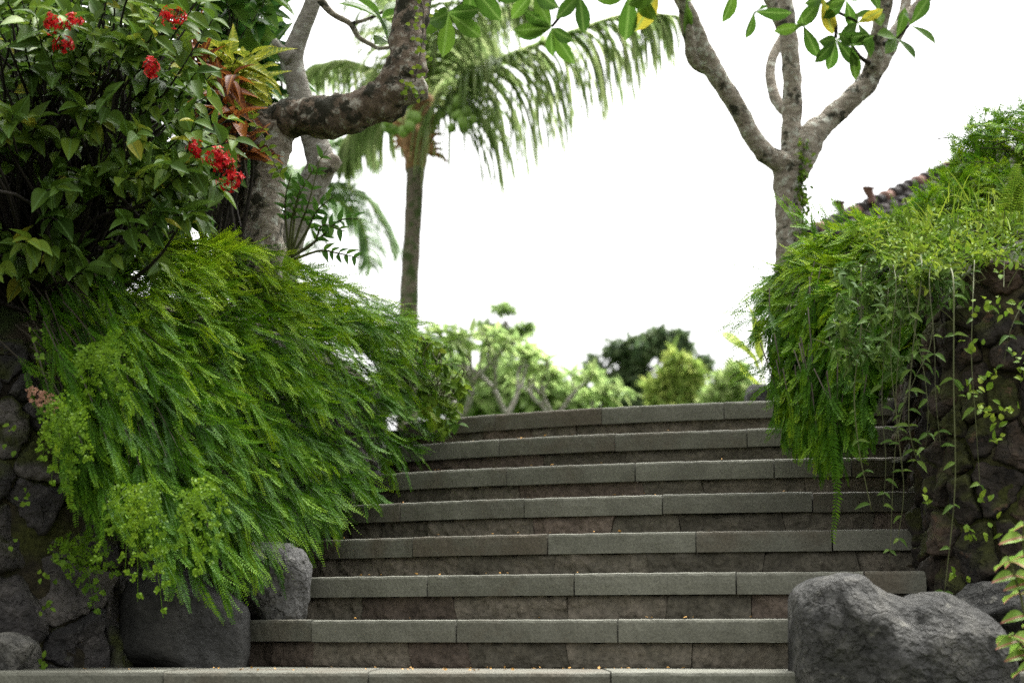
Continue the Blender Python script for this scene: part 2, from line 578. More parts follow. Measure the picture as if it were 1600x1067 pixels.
M['rooftile'] = rock_mat('roof_tile', (.012, .010, .009), (.022, .018, .016), (.034, .027, .023), 10.0, .6)
M['ridgetile'] = rock_mat('ridge_tile', (.07, .040, .032), (.15, .08, .062), (.22, .13, .10), 5.0, .6)
M['timber'] = plain_mat('dark_timber', (.03, .024, .018), .8, .3)
M['plaster'] = plain_mat('wall_plaster', (.20, .18, .15), .9, .15, 4.0)  # plain warm grey wall plaster

M['trailing'] = leaf_mat('trailing_leaf', [(.0, (.018, .062, .003)), (.45, (.055, .150, .005)), (.8, (.160, .290, .009)), (1.0, (.27, .39, .012))], .6, .25)
M['ixora'] = leaf_mat('shrub_leaf', [(.0, (.024, .056, .007)), (.5, (.062, .118, .012)), (.85, (.14, .21, .022)), (1.0, (.28, .28, .03))], .5, .32, (.12, .22, .06), .08)
M['flower'] = leaf_mat('red_petal', [(.0, (.26, .005, .010)), (.6, (.46, .010, .012)), (1.0, (.62, .04, .03))], .5, .25)
M['croton'] = leaf_mat('croton_red_leaf', [(.0, (.05, .016, .010)), (.5, (.14, .042, .014)), (1.0, (.30, .10, .02))], .35, .3, (.40, .16, .03), .10, ((.42, .17, .03), .4))
M['crotong'] = leaf_mat('croton_green_leaf', [(.0, (.06, .11, .015)), (.5, (.14, .20, .02)), (1.0, (.30, .32, .03))], .35, .3, (.50, .48, .06), .14, ((.50, .46, .05), .7))
M['broad'] = leaf_mat('broad_leaf', [(.0, (.020, .060, .016)), (.5, (.045, .130, .022)), (1.0, (.16, .27, .035))], .3, .35, (.2, .3, .08), .10)
M['fern'] = leaf_mat('maidenhair_leaf', [(.0, (.05, .12, .006)), (.5, (.14, .25, .010)), (.9, (.25, .36, .02)), (1.0, (.26, .12, .06))], .5, .4)
M['fernpink'] = leaf_mat('young_fern_leaf', [(.0, (.20, .10, .06)), (1.0, (.32, .17, .11))], .5, .4)
M['frangi'] = leaf_mat('frangipani_leaf', [(.0, (.03, .075, .012)), (.5, (.058, .130, .016)), (.9, (.11, .20, .022)), (1.0, (.34, .30, .03))], .35, .45, (.16, .26, .06), .10)
M['palm'] = leaf_mat('palm_leaflet', [(.0, (.10, .16, .05)), (.5, (.19, .26, .09)), (1.0, (.32, .36, .17))], .5, .55)
M['palmfar'] = leaf_mat('far_palm_leaflet', [(.0, (.12, .20, .09)), (1.0, (.22, .30, .15))], .5, .4)
M['orchid'] = leaf_mat('orchid_leaf', [(.0, (.03, .09, .014)), (.5, (.065, .16, .022)), (1.0, (.12, .22, .03))], .4, .35)
M['vine'] = leaf_mat('vine_leaf', [(.0, (.035, .080, .012)), (.5, (.070, .130, .020)), (1.0, (.15, .22, .034))], .65, .3, (.2, .3, .1), .08)
M['weed'] = leaf_mat('weed_leaf', [(.0, (.05, .11, .010)), (.5, (.11, .19, .016)), (1.0, (.24, .31, .03))], .65, .3)
M['coleus'] = leaf_mat('coleus_leaf', [(.0, (.14, .26, .04)), (1.0, (.24, .36, .06))], .45, .35, (.50, .09, .16), .13)
M['bgshrub'] = leaf_mat('washed_shrub_leaf', [(.0, (.17, .26, .08)), (.5, (.28, .39, .13)), (1.0, (.42, .50, .20))], .5, .6)  # overexposure and veiling glare put into the raised background leaf colour
M['bgdark'] = leaf_mat('dark_tree_leaf', [(.0, (.05, .085, .04)), (.5, (.09, .135, .06)), (1.0, (.14, .19, .08))], .5, .45)
M['bgyellow'] = leaf_mat('yellow_tree_leaf', [(.0, (.18, .28, .06)), (.5, (.30, .40, .09)), (1.0, (.45, .50, .14))], .5, .45)
M['banana'] = leaf_mat('banana_leaf', [(.0, (.25, .36, .04)), (1.0, (.42, .48, .07))], .4, .5, (.5, .5, .12), .08)
M['petal'] = plain_mat('fallen_petal', (.45, .24, .05), .7, .4)

# ------------------------------------------------------------------ ground
STEP_N, RISE, TREAD = 7, .15, .335
XC, YC, R7 = 1.9, 11.2, 3.49


def rad_k(k):
    return R7 + (7 - k) * TREAD


def ang_px(px, k, r):
    """angle on step k's arc seen at pixel column px"""
    a = (px - CX) / F_PX
    lo, hi = -2.2, 0.4
    z = k * RISE
    for _ in range(50):
        mid = (lo + hi) / 2
        x = XC + r * math.sin(mid); y = YC - r * math.cos(mid)
        u = x / (y * _cp + (z - CAM[2]) * _sp)
        if u < a: lo = mid
        else: hi = mid
    return (lo + hi) / 2


def grid_mesh(name, X, Y, Z):
    """heightfield-like sheet from 2D arrays"""
    a, b = X.shape
    i = np.arange(a * b).reshape(a, b)
    q = np.stack([i[:-1, :-1], i[1:, :-1], i[1:, 1:], i[:-1, 1:]], -1).reshape(-1, 4)
    return mesh_np(name, np.stack([X, Y, Z], -1).reshape(-1, 3), q)


gx, gy = np.meshgrid(np.concatenate([np.linspace(-400, -8, 12), np.linspace(-6, 6, 25), np.linspace(8, 400, 12)]),
                     np.concatenate([np.linspace(-200, -4, 8), np.linspace(-3, 12, 30), np.linspace(15, 600, 14)]), indexing='ij')
tag(obj('ground', grid_mesh('ground', gx, gy, gx * 0 - .34), M['soil']), kind='structure')

# upper terrace behind the stair head, with lawn
tx, ty = np.meshgrid(np.linspace(-60, 60, 60), np.concatenate([np.linspace(8.9, 20, 20), np.linspace(22, 120, 20)]), indexing='ij')
tz = 1.045 + .02 * np.sin(tx * 2.3) * np.sin(ty * 1.7)
tag(obj('upper_terrace', grid_mesh('upper_terrace', tx, ty, tz), M['grassground']), kind='structure')


# ------------------------------------------------------------------ stairs
def nz3(p, f=1.0):
    return noise.noise(Vector((p[0] * f, p[1] * f, p[2] * f)))


def arc_block(prof, a0, a1, r, z, nseg, jag=0.0, seed=0.0, slant=(0, 0)):
    """sweep a closed profile [(outward, up)] along the stair arc; slant shifts the ends with height"""
    n = len(prof)
    V = []
    zs = [p[1] for p in prof]
    zmin, zmax = min(zs), max(zs)
    for i in range(nseg + 1):
        f = i / nseg
        for (o, h) in prof:
            hh = (h - zmin) / (zmax - zmin + 1e-9) - .5
            a = a0 + slant[0] * hh + (a1 + slant[1] * hh - a0 - slant[0] * hh) * f
            rr = r + o
            q = (math.sin(a) * rr * 1.0, h, math.cos(a) * rr + seed)
            if jag and o > -.05:
                rr += jag * nz3(q, 14) + jag * .6 * nz3(q, 37)
                h2 = h + (jag * .5 * nz3(q, 31) if h > zmax - .012 else 0)
            else:
                h2 = h
            V.append((XC + math.sin(a) * rr, YC - math.cos(a) * rr, z + h2))
    q = []
    for i in range(nseg):
        for k in range(n):
            k2 = (k + 1) % n
            q.append((i * n + k, i * n + k2, (i + 1) * n + k2, (i + 1) * n + k))
    t = []
    for i, fl in ((0, 1), (nseg, 0)):
        ci = len(V)
        V.append(tuple(np.mean(V[i * n:(i + 1) * n], axis=0)))
        for k in range(n):
            a, b = i * n + k, i * n + (k + 1) % n
            t.append((a, ci, b) if fl else (a, b, ci))
    # outward facing: flip (profile runs anticlockwise seen from +angle end)
    return np.array(V), np.array(q)[:, ::-1], np.array(t)[:, ::-1]


stairs = thing('stone_stairs', (0.3, 7.0, 0), 'broad curved flight of grey stone steps with brownish risers climbing between the banks', 'stairs')
CAP_H = .070
joints = {0: [280, 640, 955, 1285], 1: [487, 713, 965, 1235], 2: [668, 897, 1150, 1350], 3: [645, 855, 1087, 1300], 4: [625, 819, 1035, 1269],
          5: [792, 992, 1209, 1330], 6: [780, 961, 1167, 1290], 7: [773, 940, 1131, 1250]}
ends = {0: (-420, 1560), 1: (370, 1452), 2: (465, 1448), 3: (470, 1440), 4: (515, 1430), 5: (555, 1420), 6: (590, 1410), 7: (630, 1400)}
for k in range(1, 8):
    r = rad_k(k)
    zt = k * RISE
    A0, A1 = ang_px(ends[k][0], k, r), ang_px(ends[k][1], k, r)
    core = arc_block([(-.045, -.16), (-.045, -CAP_H - .004), (-TREAD - .06, -CAP_H - .004), (-TREAD - .06, -.16)], A0 + .004, A1 - .004, r, zt, 40)
    step = obj('step', mesh_np('step', *core, smooth=False), M['mortar'], stairs)
    cuts = [A0] + [ang_px(j, k, r) for j in joints[k]] + [A1]
    for i in range(len(cuts) - 1):
        a0, a1 = cuts[i] + .0005, cuts[i + 1] - .0005
        o = RNG.normal(0, .0022); dz = RNG.normal(0, .0012)
        w = max(6, int((a1 - a0) * r / .012))
        prof = [(o, -CAP_H), (o + .001, -CAP_H * .5), (o, -.010), (o - .003, -.003), (o - .010, 0), (o - .08, .0005), (-TREAD - .02, .0), (-TREAD - .02, -CAP_H)]
        g = arc_block(prof, a0, a1, r, zt + dz, w, .0034, k * 3.1 + i)
        c = obj('cap_stone', mesh_np('cap_stone', *g, smooth=False), M['cap'], step)
    a = A0
    while a < A1 - .01:
        b = min(A1, a + random.uniform(.20, .50) / r)
        if A1 - b < .1 / r: b = A1
        h0, h1 = -.1535, -CAP_H - .001
        o = random.uniform(-.030, -.018)
        pr = [(o - .006, h0), (o, h0 + .008)] + [(o + .002, h0 + (h1 - h0) * f) for f in (.22, .36, .5, .64, .8)] + [(o - .004, h1), (o - .06, h1), (o - .06, h0)]
        sl = (0 if a == A0 else prev, random.uniform(-.011, .011) / r * 2)
        prev = sl[1]
        g = arc_block(pr, a + .0002, b - .0002, r, zt, max(8, int((b - a) * r / .008)), .013, k * 7.7 + a, sl)
        obj('riser_stone', mesh_np('riser_stone', *g, smooth=False), M['riser_red' if random.random() < .22 else 'riser'], step)
        a = b


# landing at the foot: straight front edge
def box_block(x0, x1, y0, y1, z0, z1, jag=.003, n=24, bev=.012):
    prof = [(0, z0), (0, (z0 + z1) / 2), (0, z1 - bev), (bev * .3, z1 - bev * .3), (bev, z1), (.10, z1 + .0006), (y1 - y0, z1), (y1 - y0, z0)]
    V = []
    m = len(prof)
    for i in range(n + 1):
        x = x0 + (x1 - x0) * i / n
        for (o, h) in prof:
            d = jag * (nz3((x * 1.0, h, y0), 13) + .6 * nz3((x, h, 4.0), 37)) if o < .05 else 0
            V.append((x, y0 + o - d, h + (d * .5 if o < .05 and h > z1 - bev else 0)))
    q = [(i * m + k, i * m + (k + 1) % m, (i + 1) * m + (k + 1) % m, (i + 1) * m + k) for i in range(n) for k in range(m)]
    t = []
    for i, fl in ((0, 1), (n, 0)):
        ci = len(V); V.append(tuple(np.mean(V[i * m:(i + 1) * m], axis=0)))
        for k in range(m):
            a, b = i * m + k, i * m + (k + 1) % m
            t.append((a, ci, b) if fl else (a, b, ci))
    return np.array(V), np.array(q)[:, ::-1], np.array(t)[:, ::-1]


landing = obj('step', mesh_np('step', *box_block(-2.6, 1.9, 5.46, 7.3, -.40, -.076, 0, 4)[:3], smooth=False), M['mortar'], stairs)
xs = [-2.6, -2.1, -1.55, -.97, -.40, .275, .86, 1.9]
for i in range(len(xs) - 1):
    g = box_block(xs[i] + .002, xs[i + 1] - .002, 5.42 + RNG.normal(0, .003), 6.0, -.07, RNG.normal(0, .0015), .003, 30)
    obj('cap_stone', mesh_np('cap_stone', *g, smooth=False), M['cap'], landing)
    g = box_block(xs[i] + .002, xs[i + 1] - .002, 6.003, 7.25, -.07, -.002, .0, 4)
    obj('paving_slab', mesh_np('paving_slab', *g, smooth=False), M['cap'], landing)
    g = box_block(xs[i] + .1, xs[i + 1] + .096, 5.445, 5.50, -.36, -.074, .008, 24)
    obj('riser_stone', mesh_np('riser_stone', *g, smooth=False), M['riser'], landing)


# ------------------------------------------------------------------ stones
def ico(sub=3):
    import bmesh
    bm = bmesh.new()
    bmesh.ops.create_icosphere(bm, subdivisions=sub, radius=1)
    V = np.array([v.co[:] for v in bm.verts]); T = np.array([[v.index for v in f.verts] for f in bm.faces])
    bm.free()
    return V, T


ICO3, ICO4, ICO5 = ico(3), ico(4), ico(5)


def rock(center, size, seed, box=.5, rough=.12, sub=ICO4, cuts=5, rot=0):
    """boulder: squared ball, planed by a few cuts, then weathered"""
    V, T = sub
    rs = np.random.default_rng(seed)
    p = V.copy()
    e = 1 - box
    p = np.sign(p) * np.abs(p) ** (1 - .45 * box)
    for _ in range(cuts):
        nrm = norm(rs.normal(size=3)); h = rs.uniform(.62, .85)
        d = p @ nrm - h
        p = p - np.maximum(d, 0)[:, None] * nrm * .97
    out = np.empty_like(p)
    for i, q in enumerate(p):
        s = 1 + rough * noise.noise(Vector(q * 1.3 + seed)) + rough * .5 * noise.noise(Vector(q * 3.1 + seed)) + rough * .22 * noise.noise(Vector(q * 8 + seed))
        out[i] = q * s
    out *= np.asarray(size) * .5
    c, s_ = math.cos(rot), math.sin(rot)
    out = np.stack([out[:, 0] * c - out[:, 1] * s_, out[:, 0] * s_ + out[:, 1] * c, out[:, 2]], -1)
    return out + np.asarray(center), None, T


def boulder(label, px0, px1, py0, py1, Y, depth, seed, mat='boulder', box=.6, cuts=5, rough=.12, group=None, sub=ICO5):
    a = P(px0, py1, Y); b = P(px1, py0, Y)
    c = (a + b) / 2; c[1] = Y + depth * .3
    g = rock(c, (abs(b[0] - a[0]), depth, abs(b[2] - a[2])), seed, box, rough, sub, cuts)
    o = obj('boulder', mesh_np('boulder', *g), M[mat])
    return tag(o, label, 'boulder', group)


boulder('large shadowed boulder on the landing under the hanging ferns', 176, 376, 872, 1100, 6.16, .50, 3, 'shadedrock', box=1.0, cuts=6, rough=.10)
boulder('pale grey boulder wedged against the left end of the steps', 346, 482, 846, 992, 6.5, .34, 8, 'palerock', box=1.0, cuts=4, rough=.10)
boulder('small light grey rock at the outer corner of the landing', -42, 52, 988, 1066, 5.56, .17, 5, cuts=3, sub=ICO4)
boulder('little rounded stone behind the light grey corner rock', 28, 60, 1000, 1056, 5.80, .10, 6, cuts=2, sub=ICO3)
boulder('dark mottled boulder at the head of the steps beside the trailing shrub', 1168, 1214, 598, 648, 8.7, .25, 9, sub=ICO4)


# the front boulder has a saddle between two humps: built from its outline
def saddle_boulder():
    Y0 = 5.30
    top = [(1247, 1000), (1249, 950), (1256, 925), (1290, 906), (1330, 894), (1362, 893), (1380, 910), (1400, 930), (1430, 936), (1460, 928), (1500, 924), (1530, 930), (1560, 950), (1590, 985), (1606, 1040)]
    top = np.array(top, float)
    nu, nv = 110, 80
    xs = np.linspace(1247, 1606, nu)
    ty = np.interp(xs, top[:, 0], top[:, 1])
    V = []
    for i in range(nu):
        u = (xs[i] - 1247) / (1606 - 1247)
        w = math.sin(math.pi * min(max(u, .0), 1)) ** .22
        ztop = P(xs[i], ty[i], Y0 + .03)[2]
        x = P(xs[i], 990, Y0)[0]
        for j in range(nv):
            a = 2 * math.pi * j / nv
            ca, sa = math.cos(a), math.sin(a)
            e = .55
            yy = np.sign(ca) * abs(ca) ** e * .27 * w
            zz = np.sign(sa) * abs(sa) ** e
            z = (ztop + .34) / 2 - .34 + zz * (ztop + .34) / 2
            x2 = x + .035 * noise.noise(Vector((x * 3, yy * 3, z * 4)))
            vd = noise.voronoi(Vector((x * 5.5, yy * 5.5 + 2, z * 6)))[0]
            s = 1 + .30 * (.55 - vd[0]) + .10 * noise.noise(Vector((x * 4, yy * 4 + 3, z * 4))) + .09 * abs(noise.noise(Vector((x * 9, yy * 9, z * 9)))) + .05 * noise.noise(Vector((x * 24, yy * 24, z * 24)))
            V.append((x2 if 0 < i < nu - 1 else x, Y0 + .20 + yy * s - .06 * max(0, -zz) , z + (.018 * noise.noise(Vector((x * 12, yy * 12, 5))) + .02 * (.5 - vd[0])) * (1 if sa > 0 else 0)))
    q = [(i * nv + j, i * nv + (j + 1) % nv, (i + 1) * nv + (j + 1) % nv, (i + 1) * nv + j) for i in range(nu - 1) for j in range(nv)]
    t = []
    for i, fl in ((0, 1), (nu - 1, 0)):
        ci = len(V); V.append(tuple(np.mean(V[i * nv:(i + 1) * nv], axis=0)))
        for k in range(nv):
            a, b = i * nv + k, i * nv + (k + 1) % nv
            t.append((a, ci, b) if fl else (a, b, ci))
    V = np.array(V)
    for nr_, pt in (((-.55, -.65, .52), P(1290, 925, Y0 - .02)), ((.15, -.80, .58), P(1400, 955, Y0 - .03)), ((.62, -.45, .64), P(1545, 945, Y0 + .05)), ((-.75, -.65, -.1), P(1262, 1010, Y0 + .02)), ((.3, -.95, .05), P(1480, 1010, Y0 - .06))):
        nr_ = norm(np.array(nr_))
        dd_ = (V - pt) @ nr_
        V = V - np.maximum(dd_, 0)[:, None] * nr_ * .8
    o = obj('boulder', mesh_np('boulder', V, np.array(q)[:, ::-1], np.array(t)[:, ::-1]), M['boulder'])
    tag(o, 'big grey boulder with a saddle between two humps at the foot of the steps', 'boulder')


saddle_boulder()
boulder('pale tan rock behind the big saddle boulder beside the pink leaves', 1500, 1680, 905, 1010, 5.58, .25, 21, cuts=4, sub=ICO4)


# ------------------------------------------------------------------ rubble walls and banks
def resample(path, step):
    path = np.asarray(path, float)
    c = catmull(path, len(path) * 12)
    d = np.concatenate([[0], np.cumsum(np.linalg.norm(np.diff(c, axis=0), axis=1))])
    n = int(d[-1] / step) + 1
    s = np.linspace(0, d[-1], n)
    return np.stack([np.interp(s, d, c[:, i]) for i in range(c.shape[1])], -1), s


def clip_cell(poly, p, q):
    """keep the part of poly nearer to p than to q"""
    m = (p + q) / 2; nrm = q - p
    out = []
    for i in range(len(poly)):
        a, b = poly[i], poly[(i + 1) % len(poly)]
        da, db = np.dot(a - m, nrm), np.dot(b - m, nrm)
        if da <= 0: out.append(a)
        if (da < 0) != (db < 0):
            out.append(a + (b - a) * da / (da - db))
    return out


def wall(name, label, path, height, cell, mat, bed, seed, batter=.10, flat=.55, joint=.012, bulge=.05):
    """rubble retaining wall: path x,y (stair side on the right hand of travel), top height per point"""
    pts, s = resample(np.c_[np.asarray(path, float), np.asarray(height, float)], .06)
    tan = norm(np.gradient(pts[:, :2], axis=0))
    nrm = np.stack([tan[:, 1], -tan[:, 0]], -1)
    z0 = -.34

    def surf(u, v, out):
        x = np.interp(u, s, pts[:, 0]); y = np.interp(u, s, pts[:, 1]); h = np.interp(u, s, pts[:, 2])
        nx = np.interp(u, s, nrm[:, 0]); ny = np.interp(u, s, nrm[:, 1])
        o = out - batter * (v - z0)
        return np.stack([x + nx * o, y + ny * o, v + 0 * u], -1), h
    root = thing(name, (pts[len(pts) // 2][0], pts[len(pts) // 2][1], z0), label, 'wall')
    # bed: a solid strip with a thick back
    U = np.repeat(s[:, None], 15, 1)
    H = np.interp(U, s, pts[:, 2])
    Vv = z0 + (H - z0) * np.linspace(0, 1, 15)[None]
    front, _ = surf(U, Vv, 0 * U)
    jit = np.vectorize(lambda a, b, c: .02 * noise.noise(Vector((a * 7, b * 7, c * 7))))(front[..., 0], front[..., 1], front[..., 2])
    front[..., 0] += np.interp(U, s, nrm[:, 0]) * jit
    front[..., 1] += np.interp(U, s, nrm[:, 1]) * jit
    back, _ = surf(U[:, -1:], Vv[:, -1:], 0 * U[:, -1:] - .35)
    sheet = np.concatenate([front, back, back * [1, 1, 0] + [0, 0, z0]], 1)
    o = obj('mortar_bed', grid_mesh('mortar_bed', sheet[..., 0], sheet[..., 1], sheet[..., 2]), M[bed], root)
    # stones: relaxed cells
    rs = np.random.default_rng(seed)
    smax, hmax = s[-1], pts[:, 2].max()
    n = int(smax * (hmax - z0) / (cell * cell * .8))
    C = np.c_[rs.random(n) * smax, z0 + rs.random(n) * (hmax - z0)]
    for _ in range(2):
        gxx = np.c_[rs.random(6000) * smax, z0 + rs.random(6000) * (hmax - z0)]
        idx = np.argmin(((gxx[:, None] - C[None]) ** 2 * [1, 1.5]).sum(-1), 1)
        for i in range(n):
            m = idx == i
            if m.any(): C[i] = C[i] * .3 + gxx[m].mean(0) * .7
    for i in range(n):
        u, v = C[i]
        htop = np.interp(u, s, pts[:, 2])
        if v > htop + .02 or np.interp(u, s, pts[:, 1]) > 8.6: continue
        poly = [np.array(p) for p in ((u - 2 * cell, v - 2 * cell), (u + 2 * cell, v - 2 * cell), (u + 2 * cell, min(v + 2 * cell, htop + .03)), (u - 2 * cell, min(v + 2 * cell, htop + .03)))]
        for j in np.argsort(((C - C[i]) ** 2).sum(1))[1:14]:
            poly = clip_cell(poly, C[i], C[j])
        poly = np.array(poly)
        if len(poly) < 3: continue
        cen = poly.mean(0)
        m = 30
        ring = []
        for a in np.linspace(0, 2 * math.pi, m, endpoint=False):
            d = np.array([math.cos(a), math.sin(a)])
            tmin = 9
            for e in range(len(poly)):
                p0, p1 = poly[e], poly[(e + 1) % len(poly)]
                ed = p1 - p0
                den = d[0] * ed[1] - d[1] * ed[0]
                if abs(den) < 1e-9: continue
                w = p0 - cen
                t = (w[0] * ed[1] - w[1] * ed[0]) / den
                sgm = (w[0] * d[1] - w[1] * d[0]) / den
                if t > 0 and -1e-6 <= sgm <= 1 + 1e-6: tmin = min(tmin, t)
            ring.append(min(tmin, cell * 1.1))
        ring = np.array(ring)
        ring = (4 * ring + .4 * np.roll(ring, 1) + .4 * np.roll(ring, -1)) / 4.8 * (1 + .05 * rs.normal(size=m))
        ring = np.maximum(ring - joint - rs.uniform(0, joint), .015)
        pr = rs.uniform(.4, 1.0) * bulge
        V = []
        prof = [(.97, -.06), (1.0, .0), (.985, .4), (.94, .72), (.84, .92), (.62, 1.0), (.38, .97), (.16, 1.0)]
        tilt = rs.normal(0, .22, 2)
        ang = np.linspace(0, 2 * math.pi, m, endpoint=False)
        for (f, h) in prof:
            uu = cen[0] + np.cos(ang) * ring * f
            vv = np.minimum(cen[1] + np.sin(ang) * ring * f, hmax + .05)
            out = np.where(h < 0, -.06, h * pr) + (tilt[0] * (uu - cen[0]) + tilt[1] * (vv - cen[1])) * max(h, 0)
            q, _ = surf(uu, vv, out)
            for k in range(m):
                nn = noise.noise(Vector(q[k] * 9)) * .030 + noise.noise(Vector(q[k] * 24)) * .016 + noise.noise(Vector(q[k] * 55)) * .004
                if h > 0: q[k] = q[k] + np.array([np.interp(uu[k], s, nrm[:, 0]), np.interp(uu[k], s, nrm[:, 1]), .2]) * nn
            V.append(q)
        q, _ = surf(np.array([cen[0]]), np.array([cen[1]]), np.array([pr]))
        V = np.concatenate(V + [q])
        nr = len(prof)
        qd = [(a * m + k, a * m + (k + 1) % m, (a + 1) * m + (k + 1) % m, (a + 1) * m + k) for a in range(nr - 1) for k in range(m)]
        tr = [((nr - 1) * m + k, (nr - 1) * m + (k + 1) % m, nr * m) for k in range(m)]
        obj('stone', mesh_np('stone', V, qd, tr), M[mat], root)
    return pts, nrm


LW = [(-3.4, 5.3), (-2.2, 5.62), (-1.65, 5.78), (-1.30, 5.98), (-1.08, 6.28), (-.96, 6.65), (-.86, 7.05), (-.66, 7.6), (-.50, 8.2), (-.45, 9.0)]
LH = [1.0, 1.0, 1.0, 1.0, 1.02, 1.05, 1.1, 1.15, 1.15, 1.15]
lp, ln = wall('retaining_wall', 'grey rubble retaining wall at the left, mostly hidden under hanging greenery', LW, LH, .19, 'wallrock', 'mossbed', 4, bulge=.028, joint=.003)
RW = [(1.50, 9.0), (1.50, 8.2), (1.46, 7.4), (1.38, 6.7), (1.30, 6.2), (1.33, 5.98), (1.50, 5.86), (1.9, 5.72), (2.6, 5.5), (3.6, 5.2)]
RH = [1.2, 1.2, 1.2, 1.2, 1.22, 1.22, 1.24, 1.26, 1.3, 1.3]
rp, rn = wall('retaining_wall', 'mossy dark lava stone retaining wall at the right behind hanging vines', RW, RH, .16, 'lavarock', 'mossbed', 15, bulge=.035, joint=.004, batter=.06)


def bank(name, pts, nrm, offs, rise, mat):
    rows = []
    for o, h in zip(offs, rise):
        x = pts[:, 0] - nrm[:, 0] * (o + .12); y = pts[:, 1] - nrm[:, 1] * (o + .12)
        z = pts[:, 2] + h + np.array([.06 * noise.noise(Vector((a * 2.5, b * 2.5, 1))) for a, b in zip(x, y)]) - (.04 if o == 0 else 0)
        rows.append(np.stack([x, y, z], -1))
    g = np.array(rows)
    return tag(obj(name, grid_mesh(name, g[..., 0], g[..., 1], g[..., 2]), M[mat]), kind='structure')


# fan the bank away from the walls, radially so that rows do not cross
def bank_fan(name, pts, center_dir, offs, rise):
    rows = []
    for o, h in zip(offs, rise):
        x = pts[:, 0] + center_dir[0] * o; y = pts[:, 1] + center_dir[1] * o
        z = pts[:, 2] + h - (.03 if o < .2 else 0) + np.array([.05 * noise.noise(Vector((a * 2.5, b * 2.5, 1))) for a, b in zip(x, y)])
        rows.append(np.stack([x, y, z], -1))
    g = np.array(rows)
    return tag(obj(name, grid_mesh(name, g[..., 0], g[..., 1], g[..., 2]), M['soil']), kind='structure')


bank_fan('bank_left', lp, (-.80, .60), [.13, .30, .6, 1.2, 4.0, 12.0], [0, .13, .30, .40, .40, .40])
bank_fan('bank_right', rp, (.80, .60), [.10, .30, .6, 1.0, 1.6, 4.0, 12.0], [0, .10, .26, .42, .5, .5, .5])


# ------------------------------------------------------------------ fine-leaved trailing shrubs
def spray_cloud(tips, D0, L, droop, per, sl, nn, leaf, tint, spread=.42):
    """branches (ending near tips) with side sprays; returns sprays: nodes, dirs, sides, tint + branch curves"""
    N = len(tips)
    start = tips - norm(D0) * L[:, None]
    start[:, 2] += .25 * droop * L
    pts, dd = integrate(start, D0 + np.array([0, 0, .25]) * droop[:, None], L, droop, 12)
    f = np.linspace(.30, .98, per)
    S0, SD, SL, ST, B = [], [], [], [], []
    for j, t in enumerate(f):
        x = t * 11; i = min(int(x), 10); a = x - i
        p = pts[:, i] * (1 - a) + pts[:, i + 1] * a
        d = dd[:, i] * (1 - a) + dd[:, i + 1] * a
        rnd = norm(RNG.normal(size=(N, 3)))
        side = norm(np.cross(d, rnd))
        k = spread * (1 - .55 * t)
        S0.append(p); SD.append(norm(d + side * k * RNG.uniform(.5, 1.3, (N, 1))))
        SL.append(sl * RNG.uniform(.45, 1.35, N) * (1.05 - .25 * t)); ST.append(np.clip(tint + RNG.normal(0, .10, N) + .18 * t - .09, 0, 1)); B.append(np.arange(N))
    S0, SD, SL, ST, B = (np.concatenate(z) for z in (S0, SD, SL, ST, B))
    sp, sdir = integrate(S0, SD, SL, RNG.uniform(-.9, 1.3, len(S0)), nn)
    roll = norm(RNG.normal(size=(len(S0), 3)) * .6 + np.array([0, -.55, .8]))
    return sp, sdir, roll, SL, ST, pts, dd


def spray_geo(sp, sdir, roll, SL, ST, leaf, idx):
    """leaflets in two rows along the chosen sprays"""
    p, d = sp[idx], sdir[idx]
    n, m = p.shape[:2]
    nr = np.broadcast_to(roll[idx][:, None], p.shape)
    side = norm(np.cross(d, nr))
    up = np.cross(side, d)
    t = np.linspace(0, 1, m)
    out = []
    for sg in (-1, 1):
        dirs = norm(d * .62 + side * sg + up * .3 + RNG.normal(0, .10, d.shape))
        L = leaf * (.55 + .6 * np.sin(np.pi * np.clip(t * .9 + .08, 0, 1)))[None] * RNG.uniform(.8, 1.2, (n, m)) * RNG.uniform(.75, 1.2, (n, 1))
        ti = np.clip(ST[idx][:, None] + .34 * (t - .45)[None] + RNG.normal(0, .04, (n, m)), 0, 1)
        out.append(leaves(p.reshape(-1, 3), dirs.reshape(-1, 3), up.reshape(-1, 3), L.ravel(), L.ravel() * .29, ti.ravel(), T_NEEDLE))
    return out


def trailing_shrub(root, tips, D0, L, droop, tint, per=11, sl=.15, nn=23, leaf=.0132, front=None, mat='trailing'):
    sp, sd_, roll, SL, ST, bp, bd = spray_cloud(tips, D0, L, droop, per, sl, nn, leaf, tint)
    ns = len(sp)
    show = SL / sp[:, 0, 1]
    if front is not None:
        show = show * np.tile(front, per)
    order = np.argsort(-show)
    for i in order[:300]:
        mb = MB()
        for g in spray_geo(sp, sd_, roll, SL, ST, leaf, np.array([i])): mb.addm(g)
        mb.addm(ribbons(sp[i:i + 1], sd_[i:i + 1], .0022, ST[i:i + 1] * .5, .6))
        obj('spray', mb.mesh('spray'), M[mat], root)
    rest = order[300:]
    mb = MB()
    for g in spray_geo(sp, sd_, roll, SL, ST, leaf, rest): mb.addm(g)
    mb.addm(ribbons(sp[rest], sd_[rest], .0022, ST[rest] * .5, .6))
    obj('foliage', mb.mesh('foliage'), M[mat], root, kind='stuff')
    mb = MB()
    mb.addm(ribbons(bp, bd, .0045, .5, .5))
    mb.addm(ribbons(bp, bd, .0045, .5, .5, up=(0, 1, 0)))
    obj('stems', mb.mesh('stems'), M['twig'], root, kind='stuff')


